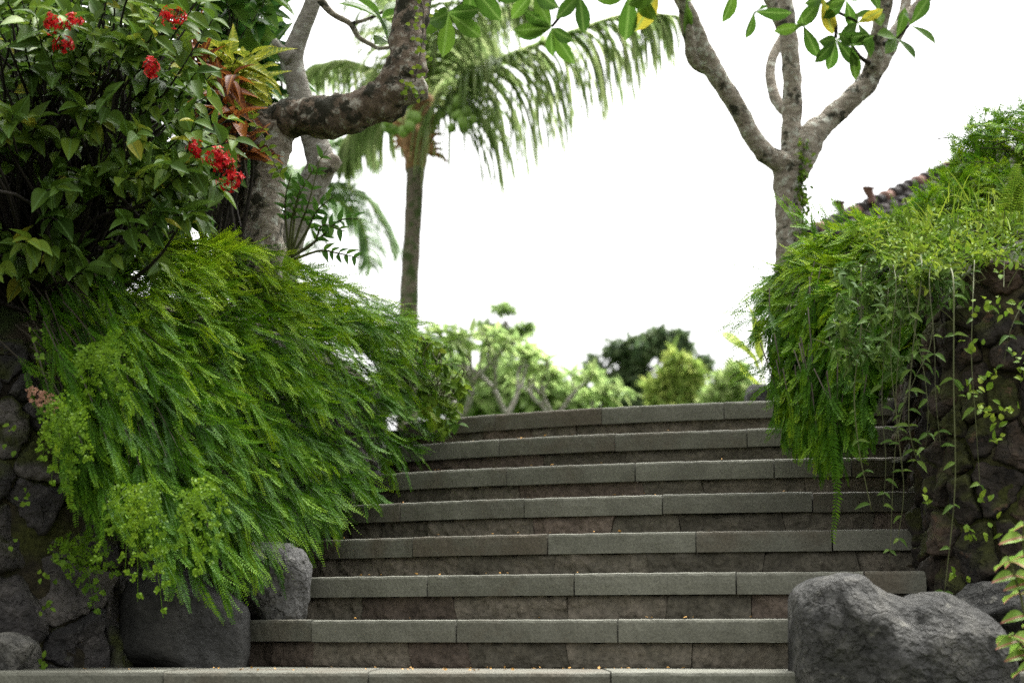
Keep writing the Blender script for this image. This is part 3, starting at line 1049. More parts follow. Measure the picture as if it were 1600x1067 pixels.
root = thing('trailing_shrub', (-1.0, 7.0, 1.0), 'large feathery green shrub cascading over the wall left of the steps', 'shrub')
polyL = [(300, 385), (380, 372), (450, 395), (520, 425), (590, 462), (650, 505), (690, 560), (706, 640), (690, 690), (640, 715), (610, 765), (570, 800), (520, 835), (480, 860), (455, 890), (420, 905), (380, 900), (345, 930), (310, 945), (275, 900), (200, 850), (120, 800), (85, 740), (95, 640), (110, 560), (160, 510), (230, 440)]
q = sample_poly(polyL, 680)
layer = (RNG.random(680) < .42).astype(float)            # 1: inner layer
q[600:, 0] = RNG.uniform(380, 690, 80)
q[600:, 1] = 425 + (q[600:, 0] - 380) * .36 + RNG.uniform(0, 60, 80)
layer[600:] = 1.3


def depthL(px, py):
    return np.interp(px, [60, 200, 330, 450, 550, 700], [5.56, 5.58, 5.92, 6.55, 7.2, 8.15]) + np.interp(py, [380, 560, 800], [.50, .22, 0])


Yq = depthL(q[:, 0], q[:, 1]) + layer * RNG.uniform(.12, .35, 680) + RNG.normal(0, .05, 680)
tips = P(q[:, 0], q[:, 1], Yq)
th = np.interp(q[:, 1], [380, 480, 640, 800, 950], [-6, 8, 26, 42, 62]) + np.interp(q[:, 0], [80, 200, 340], [30, 22, 0]) + RNG.normal(0, 9, 680)
th = np.radians(np.clip(th, -15, 86))
D0 = np.stack([np.cos(th) * .92, -.42 + RNG.normal(0, .15, 680), -np.sin(th)], -1)
L = RNG.uniform(.26, .46, 680)
tint = np.clip(np.interp(q[:, 1], [380, 480, 600, 760, 950], [.82, .62, .42, .32, .26]) + RNG.normal(0, .13, 680), 0, 1)  # lit top and dimmer underside put into the leaf tint by height
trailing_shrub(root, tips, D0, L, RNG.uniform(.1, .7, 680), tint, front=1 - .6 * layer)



def loose_sprays(root, pxy, Y, D, L, droop, nn=22, leaf=.011):
    """thin young sprays standing clear of the mass"""
    p0 = P(pxy[:, 0], pxy[:, 1], Y)
    sp, sd_ = integrate(p0, D, L, droop, nn)
    n_ = len(p0)
    roll = norm(RNG.normal(size=(n_, 3)) * .5 + np.array([0, -.6, .8]))
    for i in range(n_):
        mb = MB()
        for g in spray_geo(sp, sd_, roll, L, np.full(n_, .55), leaf, np.array([i])): mb.addm(g)
        mb.addm(ribbons(sp[i:i + 1], sd_[i:i + 1], .0018, .2, .6))
        obj('loose_spray', mb.mesh('loose_spray'), M['trailing'], root)


n = 60
t_ = RNG.random(n)
q = np.stack([450 + t_ * 200, 405 + t_ * 105 + RNG.uniform(0, 22, n)], -1)
loose_sprays(root, q, depthL(q[:, 0], q[:, 1]) + RNG.uniform(-.1, .2, n), np.stack([RNG.uniform(.7, 1, n), RNG.uniform(-.5, .1, n), RNG.uniform(-.15, .45, n)], -1), RNG.uniform(.12, .26, n), RNG.uniform(.1, .8, n))
n = 34
q = np.stack([RNG.uniform(300, 560, n), np.zeros(n)], -1)
q[:, 1] = np.interp(q[:, 0], [300, 380, 450, 560], [880, 845, 815, 740]) + RNG.uniform(-25, 25, n)
loose_sprays(root, q, depthL(q[:, 0], q[:, 1]) - .03, np.stack([RNG.uniform(.2, .7, n), RNG.uniform(-.2, .1, n), RNG.uniform(-1, -.6, n)], -1), RNG.uniform(.10, .20, n), RNG.uniform(-.7, .3, n), leaf=.013)

root = thing('trailing_shrub', (1.3, 6.6, 1.2), 'feathery green shrub spilling over the lava wall right of the steps', 'shrub')
polyR = [(1215, 415), (1260, 375), (1300, 352), (1360, 345), (1420, 350), (1440, 430), (1432, 520), (1405, 600), (1380, 665), (1340, 715), (1300, 735), (1262, 715), (1236, 700), (1214, 660), (1198, 610), (1182, 560), (1172, 500), (1185, 450)]
n = 430
q = sample_poly(polyR, n)
layer = (RNG.random(n) < .4).astype(float)
Yq = np.interp(q[:, 0], [1170, 1300, 1440], [6.75, 6.25, 6.15]) + np.interp(q[:, 1], [350, 520, 700], [.55, .15, 0]) + layer * RNG.uniform(.1, .35, n)
tips = P(q[:, 0], q[:, 1], Yq)
th = np.interp(q[:, 1], [350, 430, 520, 640, 800], [-25, 5, 45, 78, 86]) + RNG.normal(0, 10, n)
th = np.radians(th)
D0 = np.stack([-np.cos(th) * .9 + RNG.normal(0, .12, n), -.35 + RNG.normal(0, .15, n), -np.sin(th)], -1)
trailing_shrub(root, tips, D0, RNG.uniform(.2, .36, n), RNG.uniform(.1, .6, n), np.clip(np.interp(q[:, 1], [350, 450, 600, 800], [.72, .6, .38, .34]) + RNG.normal(0, .12, n), 0, 1), front=1 - .6 * layer, sl=.115)  # tint also carries painted light: brighter crest, darker hanging part
n = 46
t_ = RNG.random(n)
q = np.stack([1212 - 34 * np.sin(np.pi * t_), 420 + t_ * 190], -1)
loose_sprays(root, q, 6.6 + RNG.uniform(-.1, .15, n), np.stack([RNG.uniform(-1, -.6, n), RNG.uniform(-.4, .2, n), RNG.uniform(-.5, .35, n)], -1), RNG.uniform(.09, .20, n), RNG.uniform(.1, .9, n))
n = 26
q = np.stack([RNG.uniform(1240, 1420, n), RNG.uniform(348, 375, n)], -1)
loose_sprays(root, q, 6.6 + RNG.uniform(-.1, .15, n), np.stack([RNG.uniform(-.9, .2, n), RNG.uniform(-.4, .2, n), RNG.uniform(.3, 1, n)], -1), RNG.uniform(.08, .16, n), RNG.uniform(.1, .9, n), leaf=.014)
# one long strand hanging down over the steps
for lab, pth in (('thin feathery strand hanging lowest over the steps from the shrub beside the lava wall', [(1302, 640), (1300, 700), (1306, 770), (1300, 845)]),):
    pp = catmull(P([a for a, b in pth], [b for a, b in pth], [6.2] * 4), 46)[None]
    dd_ = norm(np.gradient(pp[0], axis=0))[None]
    mb = MB()
    for g in spray_geo(pp, dd_, np.array([[.3, -.9, .2]]), np.array([.4]), np.array([.5]), .020, np.array([0])): mb.addm(g)
    mb.addm(ribbons(pp, dd_, .003, .3, .6, up=(0, 1, 0)))
    obj('strand', mb.mesh('strand'), M['trailing'], root)

root = thing('feathery_shrub', (2.0, 7.4, 1.6), 'upright feathery shrub rising along the bank top to the right edge', 'shrub')
n = 300
q = sample_poly([(1395, 350), (1430, 312), (1470, 276), (1490, 232), (1520, 200), (1560, 178), (1620, 165), (1690, 160), (1690, 345), (1500, 345)], n)
tips = P(q[:, 0], q[:, 1], np.interp(q[:, 1], [160, 350], [7.3, 6.7]) + RNG.uniform(-.15, .35, n))
D0 = np.stack([RNG.normal(-.4, .45, n), RNG.normal(-.35, .3, n), RNG.uniform(-.1, .8, n)], -1)
trailing_shrub(root, tips, D0, RNG.uniform(.14, .28, n), RNG.uniform(-.1, .7, n), np.clip(.60 + RNG.normal(0, .14, n), 0, 1), per=9, sl=.085, nn=14, leaf=.0125)
n = 60
t_ = RNG.random(n)
q = np.stack([np.interp(t_, [0, .3, .55, 1], [1480, 1492, 1530, 1640]), np.interp(t_, [0, .3, .55, 1], [272, 225, 195, 170]) + RNG.uniform(0, 18, n)], -1)
loose_sprays(root, q, 7.1 + RNG.uniform(-.1, .15, n), np.stack([RNG.uniform(-.9, .3, n), RNG.uniform(-.4, .2, n), RNG.uniform(.2, 1, n)], -1), RNG.uniform(.07, .17, n), RNG.uniform(-.2, .8, n), nn=14, leaf=.011)


# ------------------------------------------------------------------ maidenhair ferns
def maidenhair(label, root_px, Y, ends_px, mat='fern', tint=.5, leaf=.0140, group='maidenhair ferns on the left wall'):
    root = thing('maidenhair_fern', P(root_px[0], root_px[1], Y + .1), label, 'fern', group)
    for (ex, ey) in ends_px:
        a = P(root_px[0] + random.uniform(-14, 14), root_px[1] + random.uniform(-14, 14), Y + random.uniform(0, .06))
        b = P(ex, ey, Y - random.uniform(0.02, .14))
        mid = (a * .5 + b * .5) + np.array([0, -.05, .05])
        c = catmull([a, mid, b], 18)
        d = norm(np.gradient(c, axis=0))
        mb = MB()
        mb.addm(ribbons(c[None], d[None], .002, .2, .6, up=(0, 1, 0)))
        tv = np.clip(tint + random.gauss(0, .12), 0, .93)
        for i in range(2, 18, 2):
            sg = 1 if (i // 2) % 2 else -1
            for sg in ((sg, -sg) if random.random() < .45 else (sg,)):
                side = norm(np.cross(d[i], (0, -1, .15))) * sg
                ln_ = .070 * (1.12 - i / 19) * random.uniform(.55, 1.25) * leaf / .0140
                pd = norm(d[i] * .7 + side * random.uniform(.5, 1.2) + np.array([0, random.uniform(-.5, .1), -.1]))
                pp_, pdd = integrate([c[i]], [pd], ln_, random.uniform(.3, 1.5), 9)
                mb.addm(ribbons(pp_, pdd, .0012, .2, .5, up=(0, 1, 0)))
                for k in range(1, 9):
                    s2 = 1 if k % 2 else -1
                    ax_ = norm(np.cross(pdd[0, k], (random.gauss(0, .3), -1, random.gauss(.2, .3)))) * s2
                    ld = norm(pdd[0, k] * .55 + ax_ + np.array([0, random.gauss(-.1, .25), -.15]))
                    sz = leaf * random.uniform(.6, 1.0) * (1.05 - .04 * k)
                    mb.addm(leaves(pp_[0, k:k + 1], [ld], norm(np.array([random.gauss(0, .45), -1, random.gauss(.5, .4)])), sz * .85, sz * .8, np.clip(tv + random.gauss(0, .08), 0, .95), T_FAN))
        obj('frond', mb.mesh('frond'), M[mat], root)


random.seed(3)
maidenhair('bright maidenhair fern hanging lowest below the feathery shrub', (225, 760), 5.52, [(150, 880), (195, 900), (205, 840), (232, 905), (255, 965), (215, 940), (262, 920), (180, 830), (270, 860), (240, 870)], tint=.38)
maidenhair('maidenhair fern at the outer left side of the feathery shrub', (115, 650), 5.50, [(65, 720), (80, 760), (100, 770), (120, 745), (70, 680), (60, 655), (110, 800), (140, 720)], tint=.3)
maidenhair('maidenhair fern with one long bright frond among the feathery sprays', (300, 770), 5.50, [(330, 885), (345, 840), (310, 900), (285, 850), (355, 800)], tint=.42)
maidenhair('dim maidenhair fern in the dark gap above the shadowed boulder', (130, 850), 5.78, [(105, 900), (130, 925), (160, 930), (180, 900), (90, 880), (150, 960)], tint=.25)
maidenhair('maidenhair fern high in the shade under the flowering shrub', (150, 545), 5.62, [(130, 600), (160, 620), (185, 610), (205, 650), (140, 640), (225, 600)], tint=.30)
maidenhair('young pink maidenhair fronds beside the grey wall stones', (85, 640), 5.46, [(45, 625), (62, 634)], mat='fernpink', leaf=.008)


# ------------------------------------------------------------------ broad-leaved shrubs
def leafy_shrub(root, ends, base, mat, tmpl, llen, lwid, pairs=4, twig='twig', limit=300, rest='foliage', face=(0, -.5, .8), tint_mu=.45, tint_sd=.18, rtw=.004, droop=.35, back=1.0):
    """twigs from a base to scattered ends, pairs of leaves near their ends"""
    mb = MB()
    B, D, Nn, LL, WW, TT, SC = [], [], [], [], [], [], []
    for e in ends:
        b = base + np.array([random.uniform(-.12, .12), random.uniform(-.12, .12), 0])
        m1 = b * .55 + e * .45 + np.array([random.uniform(-.12, .12), random.uniform(-.1, .1), random.uniform(.0, .2)])
        m2 = b * .2 + e * .8 + np.array([random.uniform(-.06, .06), random.uniform(-.06, .06), random.uniform(.0, .10)])
        c = catmull([b, m1, m2, e], 16)
        mb.addm(tube(c, np.linspace(rtw * 2.2, rtw * .4, 16), nseg=4, n=16, cap=False))
        d = norm(np.gradient(c, axis=0))
        tv = random.gauss(tint_mu, tint_sd)
        for k in range(pairs):
            i = 15 - k * 1.15
            i0 = max(int(i), 1)
            p = c[i0] + (c[min(i0 + 1, 15)] - c[i0]) * (i - i0)
            ax = norm(np.cross(d[i0], np.array([random.gauss(0, .5), random.gauss(0, .5), 1])))
            if k % 2: ax = np.cross(d[i0], ax)
            for sg in (-1, 1):
                dr = norm(d[i0] * .55 + ax * sg * random.uniform(.6, 1) + np.array([0, -.12, -droop * random.uniform(.3, 1.5)]))
                B.append(p); D.append(dr)
                Nn.append(norm(np.array(face) + np.array([random.gauss(0, .4), random.gauss(0, .3), random.gauss(0, .3)])))
                s = random.uniform(.7, 1.25) * (.75 if k == 0 else 1)
                LL.append(llen * s); WW.append(lwid * s * random.uniform(.85, 1.15))
                TT.append(min(.86, max(0, tv + random.gauss(0, .10))) if random.random() > .025 else 1.2)
                SC.append(llen * s / p[1] ** back)
    obj('branches', mb.mesh('branches'), M[twig], root)
    split_leaves(np.array(B), np.array(D), np.array(Nn), np.array(LL), np.array(WW), np.array(TT), tmpl, M[mat], root, 'leaf', rest, np.array(SC), limit)


random.seed(12)
root = thing('flowering_shrub', P(60, 560, 6.3), 'tall dark green shrub with red flower heads above the left wall', 'shrub')
q = np.concatenate([sample_poly([(-60, -60), (330, -60), (345, 60), (330, 150), (375, 200), (385, 250), (340, 300), (310, 360), (240, 330), (120, 260), (40, 210), (-60, 220)], 265),
                    sample_poly([(-60, 200), (120, 250), (250, 320), (310, 350), (280, 420), (180, 440), (60, 500), (-60, 530)], 34),
                    sample_poly([(-620, -160), (-60, -160), (-60, 330), (-200, 420), (-620, 420)], 110)])  # unseen twigs beyond the left edge, added to shade the wall
Yq = np.where(q[:, 0] < -60, 5.0, 5.55) + RNG.random(len(q)) ** 1.4 * 1.2 + np.interp(q[:, 0], [0, 250, 390], [0, .1, .35])
leafy_shrub(root, P(q[:, 0], q[:, 1], Yq), P(70, 520, 6.35), 'ixora', T_LEAF, .088, .045, 4, 'twigdark', back=3, tint_mu=.52)
fl = [(83, 38, 30), (113, 38, 26), (100, 72, 30), (271, 27, 36), (235, 107, 27), (305, 234, 30), (338, 246, 34), (352, 262, 38), (362, 282, 34)]
for (x, y, d) in fl:
    c = P(x, y, 5.55 + (.2 if x > 280 else 0))
    rr = d * .5 / F_PX * c[1]
    m = int(RNG.integers(26, 48))
    v = norm(RNG.normal(size=(m, 3))); v[:, 1] = -np.abs(v[:, 1]) * .9 + .1; v[:, 2] += .15; v = norm(v)
    mb = MB()
    cen = c + v * rr * RNG.uniform(.55, 1.3, (m, 1)) * RNG.uniform(.75, 1.15, 3)
    t1 = norm(np.cross(v, (.2, .3, 1))); t2 = np.cross(v, t1)
    for k in range(4):
        a = k * math.pi / 2 + RNG.random(m)[:, None] * .5
        dr = t1 * np.cos(a) + t2 * np.sin(a) + v * .35
        mb.addm(leaves(cen, dr, v, RNG.uniform(.008, .014, m), .0065, RNG.random(m), T_OVAL))
    pts, dd = integrate(np.repeat((c - v[:1] * 0)[:1] if False else c[None], m, 0), v, np.linalg.norm(cen - c, axis=1), 0, 3)
    mb.addm(ribbons(pts, dd, .003, .1, 0))
    obj('flower_head', mb.mesh('flower_head'), M['flower'], root)

root = thing('broadleaf_shrub', P(90, 560, 7.6), 'dense dark shrub filling the gap behind the red flowered shrub', 'shrub')
q = sample_poly([(-120, -80), (270, -80), (300, 200), (330, 330), (300, 430), (200, 470), (60, 530), (-120, 560)], 150)
leafy_shrub(root, P(q[:, 0], q[:, 1], 7.3 + RNG.uniform(-.2, .6, len(q))), P(90, 540, 7.8), 'ixora', T_LEAF, .15, .075, 4, 'twigdark', droop=.5, tint_mu=.3, limit=120)
random.seed(5)
root = thing('croton_shrub', P(340, 420, 6.9), 'croton shrub with orange red and dark veined leaves behind the red flowers', 'shrub')
q = sample_poly([(275, 60), (340, 70), (380, 100), (395, 180), (390, 270), (330, 250), (300, 180)], 11)
leafy_shrub(root, P(q[:, 0], q[:, 1], 6.75 + RNG.uniform(-.15, .25, 11)), P(345, 440, 7.0), 'croton', T_LANCE, .13, .042, 5, 'twigdark', tint_sd=.3, droop=.5, tint_mu=.25)
root = thing('croton_shrub', P(395, 400, 7.0), 'croton shrub with yellow veined green leaves left of the thick trunk', 'shrub')
q = sample_poly([(330, 60), (380, 75), (410, 100), (415, 150), (370, 150), (350, 110)], 9)
leafy_shrub(root, P(q[:, 0], q[:, 1], 7.0 + RNG.uniform(-.1, .25, 9)), P(365, 440, 7.2), 'crotong', T_LANCE, .15, .052, 5, 'twigdark', droop=.4, tint_mu=.5)
root = thing('broadleaf_shrub', P(340, 440, 7.9), 'tall broad leaved shrub reaching the top behind the crotons', 'shrub')
q = np.concatenate([sample_poly([(270, -80), (440, -80), (435, 60), (420, 140), (400, 170), (330, 160), (280, 60)], 50), sample_poly([(300, 150), (410, 160), (400, 250), (330, 330), (290, 260)], 14)])
leafy_shrub(root, P(q[:, 0], q[:, 1], 7.9 + RNG.uniform(-.2, .5, len(q))), P(360, 460, 8.2), 'broad', T_LEAF, .19, .085, 3, 'twig', droop=.5, tint_mu=.5, tint_sd=.25)
root = thing('leafy_weed', P(690, 690, 8.1), 'small round leaved weed at the tip of the feathery shrub by the top step', 'plant')
q = sample_poly([(655, 540), (690, 530), (715, 560), (735, 620), (725, 660), (690, 695), (660, 640)], 24)
leafy_shrub(root, P(q[:, 0], q[:, 1], 8.1 + RNG.uniform(-.1, .1, 24)), P(680, 620, 8.2), 'weed', T_OVAL, .05, .030, 4, 'vinestem', tint_mu=.35, rtw=.0016)

# ------------------------------------------------------------------ left frangipani: thick crooked trunk
random.seed(8)
tree = thing('frangipani_tree', P(412, 420, 7.1), 'crooked frangipani tree with a thick mossy limb bending right then upward', 'tree')
obj('trunk', MB().addm(ptube([(408, 470), (412, 400), (414, 330), (418, 270), (424, 225), (430, 196)], 7.1, [34, 33, 31, 29, 33, 36], nseg=24, n=60, rough=.17, freq=17)).mesh('trunk'), M['bark'], tree)
obj('limb', MB().addm(ptube([(414, 215), (432, 194), (470, 184), (520, 182), (570, 170), (610, 148), (632, 112), (636, 70), (643, 20), (652, -40), (668, -160)], [7.1, 7.1, 7.05, 7.0, 6.98, 6.97, 6.97, 7.0, 7.05, 7.1, 7.2],
    [30, 34, 31, 34, 32, 37, 34, 29, 28, 25, 20], nseg=24, n=110, rough=.24, freq=17)).mesh('limb'), M['barkmoss'], tree)
obj('limb_stub', MB().addm(ptube([(628, 140), (648, 140), (664, 136)], 6.95, [28, 23, 21], nseg=16, n=12, rough=.15)).mesh('limb_stub'), M['bark'], tree)
obj('limb_stub', MB().addm(ptube([(425, 205), (412, 196), (402, 186)], 7.05, [20, 14, 8], nseg=12, n=10, rough=.2)).mesh('limb_stub'), M['barkmoss'], tree)
# crown of this tree carries on above the picture; a few leaf rosettes hang into view


def rosette(root, c, axis, n, L, W, mat='frangi', name='leaf', tints=(.3, .6), spread=1.0, tmpl=None):
    axis = norm(np.asarray(axis, float))
    a1 = norm(np.cross(axis, (.3, .2, 1))); a2 = np.cross(axis, a1)
    for k in range(n):
        a = 2.4 * k + random.uniform(-.3, .3)
        d = norm(axis * random.uniform(.2, .9) + (a1 * math.cos(a) + a2 * math.sin(a)) * spread + np.array([0, 0, -.25]))
        s = random.uniform(.75, 1.15)
        tv = random.uniform(*tints) if random.random() > .06 else 1.2
        g = leaves([c], [d], norm(axis + np.array([0, -.3, .3])), L * s, W * s * 1.3, tv, tmpl or T_FRANGI)
        obj(name, mesh_np(name, *g), M[mat], root)


tw = MB()
tw.addm(ptube([(500, 0), (520, 22), (548, 38), (560, 58), (580, 70), (592, 76), (612, 74)], 7.6, [7, 5.5, 5, 4.5, 4, 3.5, 3], nseg=8, n=30, rough=.15))
tw.addm(ptube([(548, 38), (575, 30), (600, 18)], 7.6, [4, 3, 2.5], nseg=6, n=10))
obj('twig', tw.mesh('twig'), M['bark'], tree)
for (x, y, ax) in ((606, 66, (.5, -.3, .6)), (596, 30, (.2, -.3, .9)), (700, 20, (.3, -.5, -.7)), (735, -25, (.1, -.4, -.9))):
    rosette(tree, P(x, y, 7.5), ax, 5, .19, .062, tints=(.4, .8))
# upper boughs beyond the frame, carrying the crown
up = MB()
up.addm(ptube([(668, -150), (700, -260), (760, -380)], [7.2, 7.2, 7.1], [20, 16, 12], nseg=10, n=14, rough=.1))
up.addm(ptube([(668, -150), (620, -260), (560, -360)], [7.2, 7.3, 7.4], [18, 14, 10], nseg=10, n=14, rough=.1))
obj('bough', up.mesh('bough'), M['bark'], tree)
nl = 200
b = P(RNG.uniform(380, 900, nl), RNG.uniform(-520, -120, nl), RNG.uniform(6.2, 8.4, nl))
g = leaves(b, norm(RNG.normal(size=(nl, 3)) + [0, 0, -.2]), norm(RNG.normal(size=(nl, 3)) * .5 + [0, 0, 1]), RNG.uniform(.16, .26, nl), .07, RNG.uniform(.2, .7, nl), T_FRANGI)
obj('crown', mesh_np('crown', *g), M['frangi'], tree, kind='stuff')

# pale slim tree behind it
pale = thing('pale_tree', P(440, 420, 8.3), 'slim pale barked tree leaning behind the thick crooked trunk', 'tree')
obj('trunk', MB().addm(ptube([(432, 450), (445, 395), (465, 340), (490, 285), (502, 258), (494, 225), (478, 180), (464, 130), (456, 92), (470, 50), (490, 0), (505, -80)], 7.7,
    [26, 25, 24, 24, 24, 21, 19, 18, 19, 15, 13, 11], nseg=16, n=70, rough=.10)).mesh('trunk'), M['palebark'], pale)
obj('limb_stub', MB().addm(ptube([(500, 262), (515, 258), (527, 247)], 7.66, [20, 15, 12], nseg=12, n=8, rough=.15)).mesh('limb_stub'), M['bark'], pale)
obj('limb_stub', MB().addm(ptube([(456, 92), (440, 80), (428, 64)], 7.66, [15, 9, 6], nseg=10, n=10, rough=.15)).mesh('limb_stub'), M['palebark'], pale)

# ------------------------------------------------------------------ epiphytes on the left trunk
random.seed(21)
orch = thing('orchid', P(452, 392, 7.0), 'leafy orchid clump growing on the thick trunk with arching stems', 'plant')
stems = [[(452, 400), (447, 350), (446, 310), (455, 272)], [(455, 398), (470, 350), (482, 318), (500, 250)], [(456, 400), (480, 360), (495, 330), (520, 308)], [(455, 402), (500, 372), (530, 345), (560, 342)],
         [(460, 405), (500, 392), (530, 396), (560, 403)], [(455, 400), (462, 330), (475, 290), (512, 232)], [(452, 400), (455, 350), (462, 320), (470, 292)], [(455, 402), (490, 380), (505, 352), (540, 362)]]
for st in stems:
    Ys = 7.0 - np.linspace(0, .15, 4)
    c = catmull(P([a for a, b in st], [b for a, b in st], Ys), 24)
    st_o = obj('stem', MB().addm(tube(c, np.linspace(.006, .0018, 24), nseg=5, n=24)).mesh('stem'), M['vinestem'], orch)
    d = norm(np.gradient(c, axis=0))
    for i in range(9, 24, 3):
        for sg in (-1, 1):
            ax = norm(np.cross(d[i], (0, -1, .2))) * sg
            dr = norm(d[i] * .7 + ax * .8 + np.array([0, -.2, -.1]))
            s = random.uniform(.7, 1.2)
            g = leaves([c[i]], [dr], norm(np.array([random.gauss(0, .4), -1, random.gauss(.6, .3)])), .052 * s, .020 * s, random.uniform(.2, .8), T_LEAF)
            obj('leaf', mesh_np('leaf', *g), M['orchid'], st_o)
creep = thing('creeping_vine', P(650, 60, 6.86), 'small round leaved creeper climbing the upturned mossy limb', 'vine')
pxs = [(655, -10), (662, 20), (660, 60), (655, 95), (648, 130), (645, 155)]
c = catmull(P([a for a, b in pxs], [b for a, b in pxs], 6.90), 30)
obj('stem', MB().addm(tube(c, np.full(30, .003), nseg=4, n=30)).mesh('stem'), M['twig'], creep)
for i in range(60):
    k = random.randrange(30)
    p = c[k] + np.array([random.gauss(-.005, .025), random.uniform(-.04, .01), random.gauss(0, .02)])
    g = leaves([p], [norm(np.array([random.gauss(0, 1), -.3, random.gauss(-.3, .7)]))], norm(np.array([random.gauss(0, .3), -1, .3])), .020, .018, random.uniform(.4, 1), T_OVAL)
    obj('leaf', mesh_np('leaf', *g), M['weed'], creep)
creep = thing('creeping_vine', P(405, 190, 7.0), 'thin vine hanging from the elbow of the thick trunk', 'vine')
pxs = [(350, 150), (375, 168), (400, 195), (418, 228), (432, 262), (440, 275)]
c = catmull(P([a for a, b in pxs], [b for a, b in pxs], [6.85, 6.85, 6.85, 6.82, 6.82, 6.82]), 30)
obj('stem', MB().addm(tube(c, np.full(30, .0018), nseg=4, n=30)).mesh('stem'), M['vinestem'], creep)
for i in range(2, 30, 2):
    for sg in (-1, 1):
        g = leaves([c[i]], [norm(np.array([sg * .7, -.3, random.gauss(-.1, .5)]))], (0, -1, .4), random.uniform(.025, .04), .018, random.uniform(.4, 1), T_OVAL)
        obj('leaf', mesh_np('leaf', *g), M['weed'], creep)


# ------------------------------------------------------------------ right frangipani
random.seed(31)
YR = 9.0
tree = thing('frangipani_tree', P(1230, 520, YR), 'grey frangipani tree forking into three limbs above the right bank', 'tree')
obj('trunk', MB().addm(ptube([(1230, 560), (1231, 470), (1232, 400), (1233, 340), (1232, 290), (1234, 256)], YR, [24, 22, 21, 22, 23, 31], nseg=20, n=60, rough=.14, freq=15)).mesh('trunk'), M['bark'], tree)
limbs = [([(1232, 280), (1222, 256), (1195, 240), (1172, 205), (1150, 165), (1120, 118), (1102, 85), (1085, 40), (1068, 5), (1030, -60)], [20, 20, 18, 17, 16, 19, 17, 13, 14, 12], 'bark'),
         ([(1108, 108), (1085, 95), (1077, 60), (1068, 10), (1062, -40)], [14, 12, 11, 11, 9], 'bark'),
         ([(1238, 270), (1236, 215), (1238, 170), (1237, 120), (1232, 60), (1226, 10), (1222, -60)], [20, 18, 18, 17, 16, 17, 14], 'bark'),
         ([(1234, 178), (1215, 160), (1205, 130), (1206, 95), (1222, 60)], [11, 11, 9, 9, 8], 'bark'),
         ([(1222, 40), (1212, 20), (1200, -8), (1196, -50)], [13, 11, 11, 9], 'bark'),
         ([(1240, 275), (1262, 222), (1290, 192), (1325, 160), (1355, 128), (1382, 90), (1405, 45), (1440, 5), (1480, -40)], [24, 28, 20, 19, 19, 14, 13, 11, 9], 'bark'),
         ([(1358, 128), (1366, 95), (1373, 50), (1384, 0), (1390, -60)], [18, 15, 14, 14, 12], 'bark'),
         ([(1405, 45), (1412, 20), (1420, -20)], [12, 10, 9], 'bark')]
for i, (p, r, m_) in enumerate(limbs):
    Yl = YR + np.linspace(0, [-.3, -.2, .1, .25, -.1, .2, -.2, .1][i], len(p)) + (0 if i not in (1, 3, 4, 6, 7) else [0, -.15, 0, .05, .06, 0, .11, .17][i])
    obj('limb', MB().addm(ptube(p, Yl, np.array(r) * .92, nseg=16, n=len(p) * 10, rough=.15, freq=15)).mesh('limb'), M[m_], tree)
for p in ([(1030, -50), (950, -60), (900, -10), (880, 20), (862, 42)], [(905, -10), (870, -25), (830, -20)], [(1030, -55), (1010, -30), (1000, -8)],
          [(1250, -60), (1290, 10), (1310, 20), (1340, 35)], [(1290, 10), (1305, 35), (1306, 60)], [(1300, -40), (1275, 15), (1255, 40)], [(1380, 70), (1400, 60), (1420, 40)], [(1360, 100), (1345, 90), (1330, 70)]):
    obj('twig', MB().addm(ptube(p, YR - .3, np.linspace(4.5, 2.6, len(p)), nseg=7, n=14, rough=.1)).mesh('twig'), M['twigdark'], tree)
for (x, y, ax, n_, s) in ((862, 44, (-.3, -.3, -.5), 9, .17), (835, -14, (-.2, -.4, -.5), 7, .17), (905, -8, (.1, -.5, -.4), 6, .17), (985, -12, (0, -.4, -.8), 7, .19), (1030, -20, (.2, -.3, -.7), 6, .2), (1072, 2, (.4, -.3, -.3), 4, .18), (1150, -22, (.3, -.2, -.8), 4, .17), (1178, 18, (.3, -.2, -.7), 3, .15), (1306, 62, (.1, -.4, -.6), 8, .15), (1255, 40, (-.2, -.4, -.6), 5, .14), (1340, 36, (.3, -.4, -.2), 6, .15), (1330, 72, (.2, -.4, -.4), 5, .13), (1285, -4, (0, -.4, -.6), 6, .15), (1322, 0, (0, -.4, -.6), 6, .15), (1400, 60, (.3, -.4, .1), 6, .14), (1422, 40, (.3, -.4, .1), 5, .14), (1375, 20, (-.3, -.4, .1), 5, .13)):
    rosette(tree, P(x, y, YR - .35), ax, max(3, int(n_ * .72)), s * 1.12, s * .34, tints=(.25, .75))
nl = 380
b = P(RNG.uniform(700, 1750, nl), RNG.uniform(-620, -90, nl), RNG.uniform(7.2, 10.5, nl))
g = leaves(b, norm(RNG.normal(size=(nl, 3)) + [0, 0, -.2]), norm(RNG.normal(size=(nl, 3)) * .5 + [0, 0, 1]), RNG.uniform(.16, .26, nl), .07, RNG.uniform(.2, .7, nl), T_FRANGI)
obj('crown', mesh_np('crown', *g), M['frangi'], tree, kind='stuff')
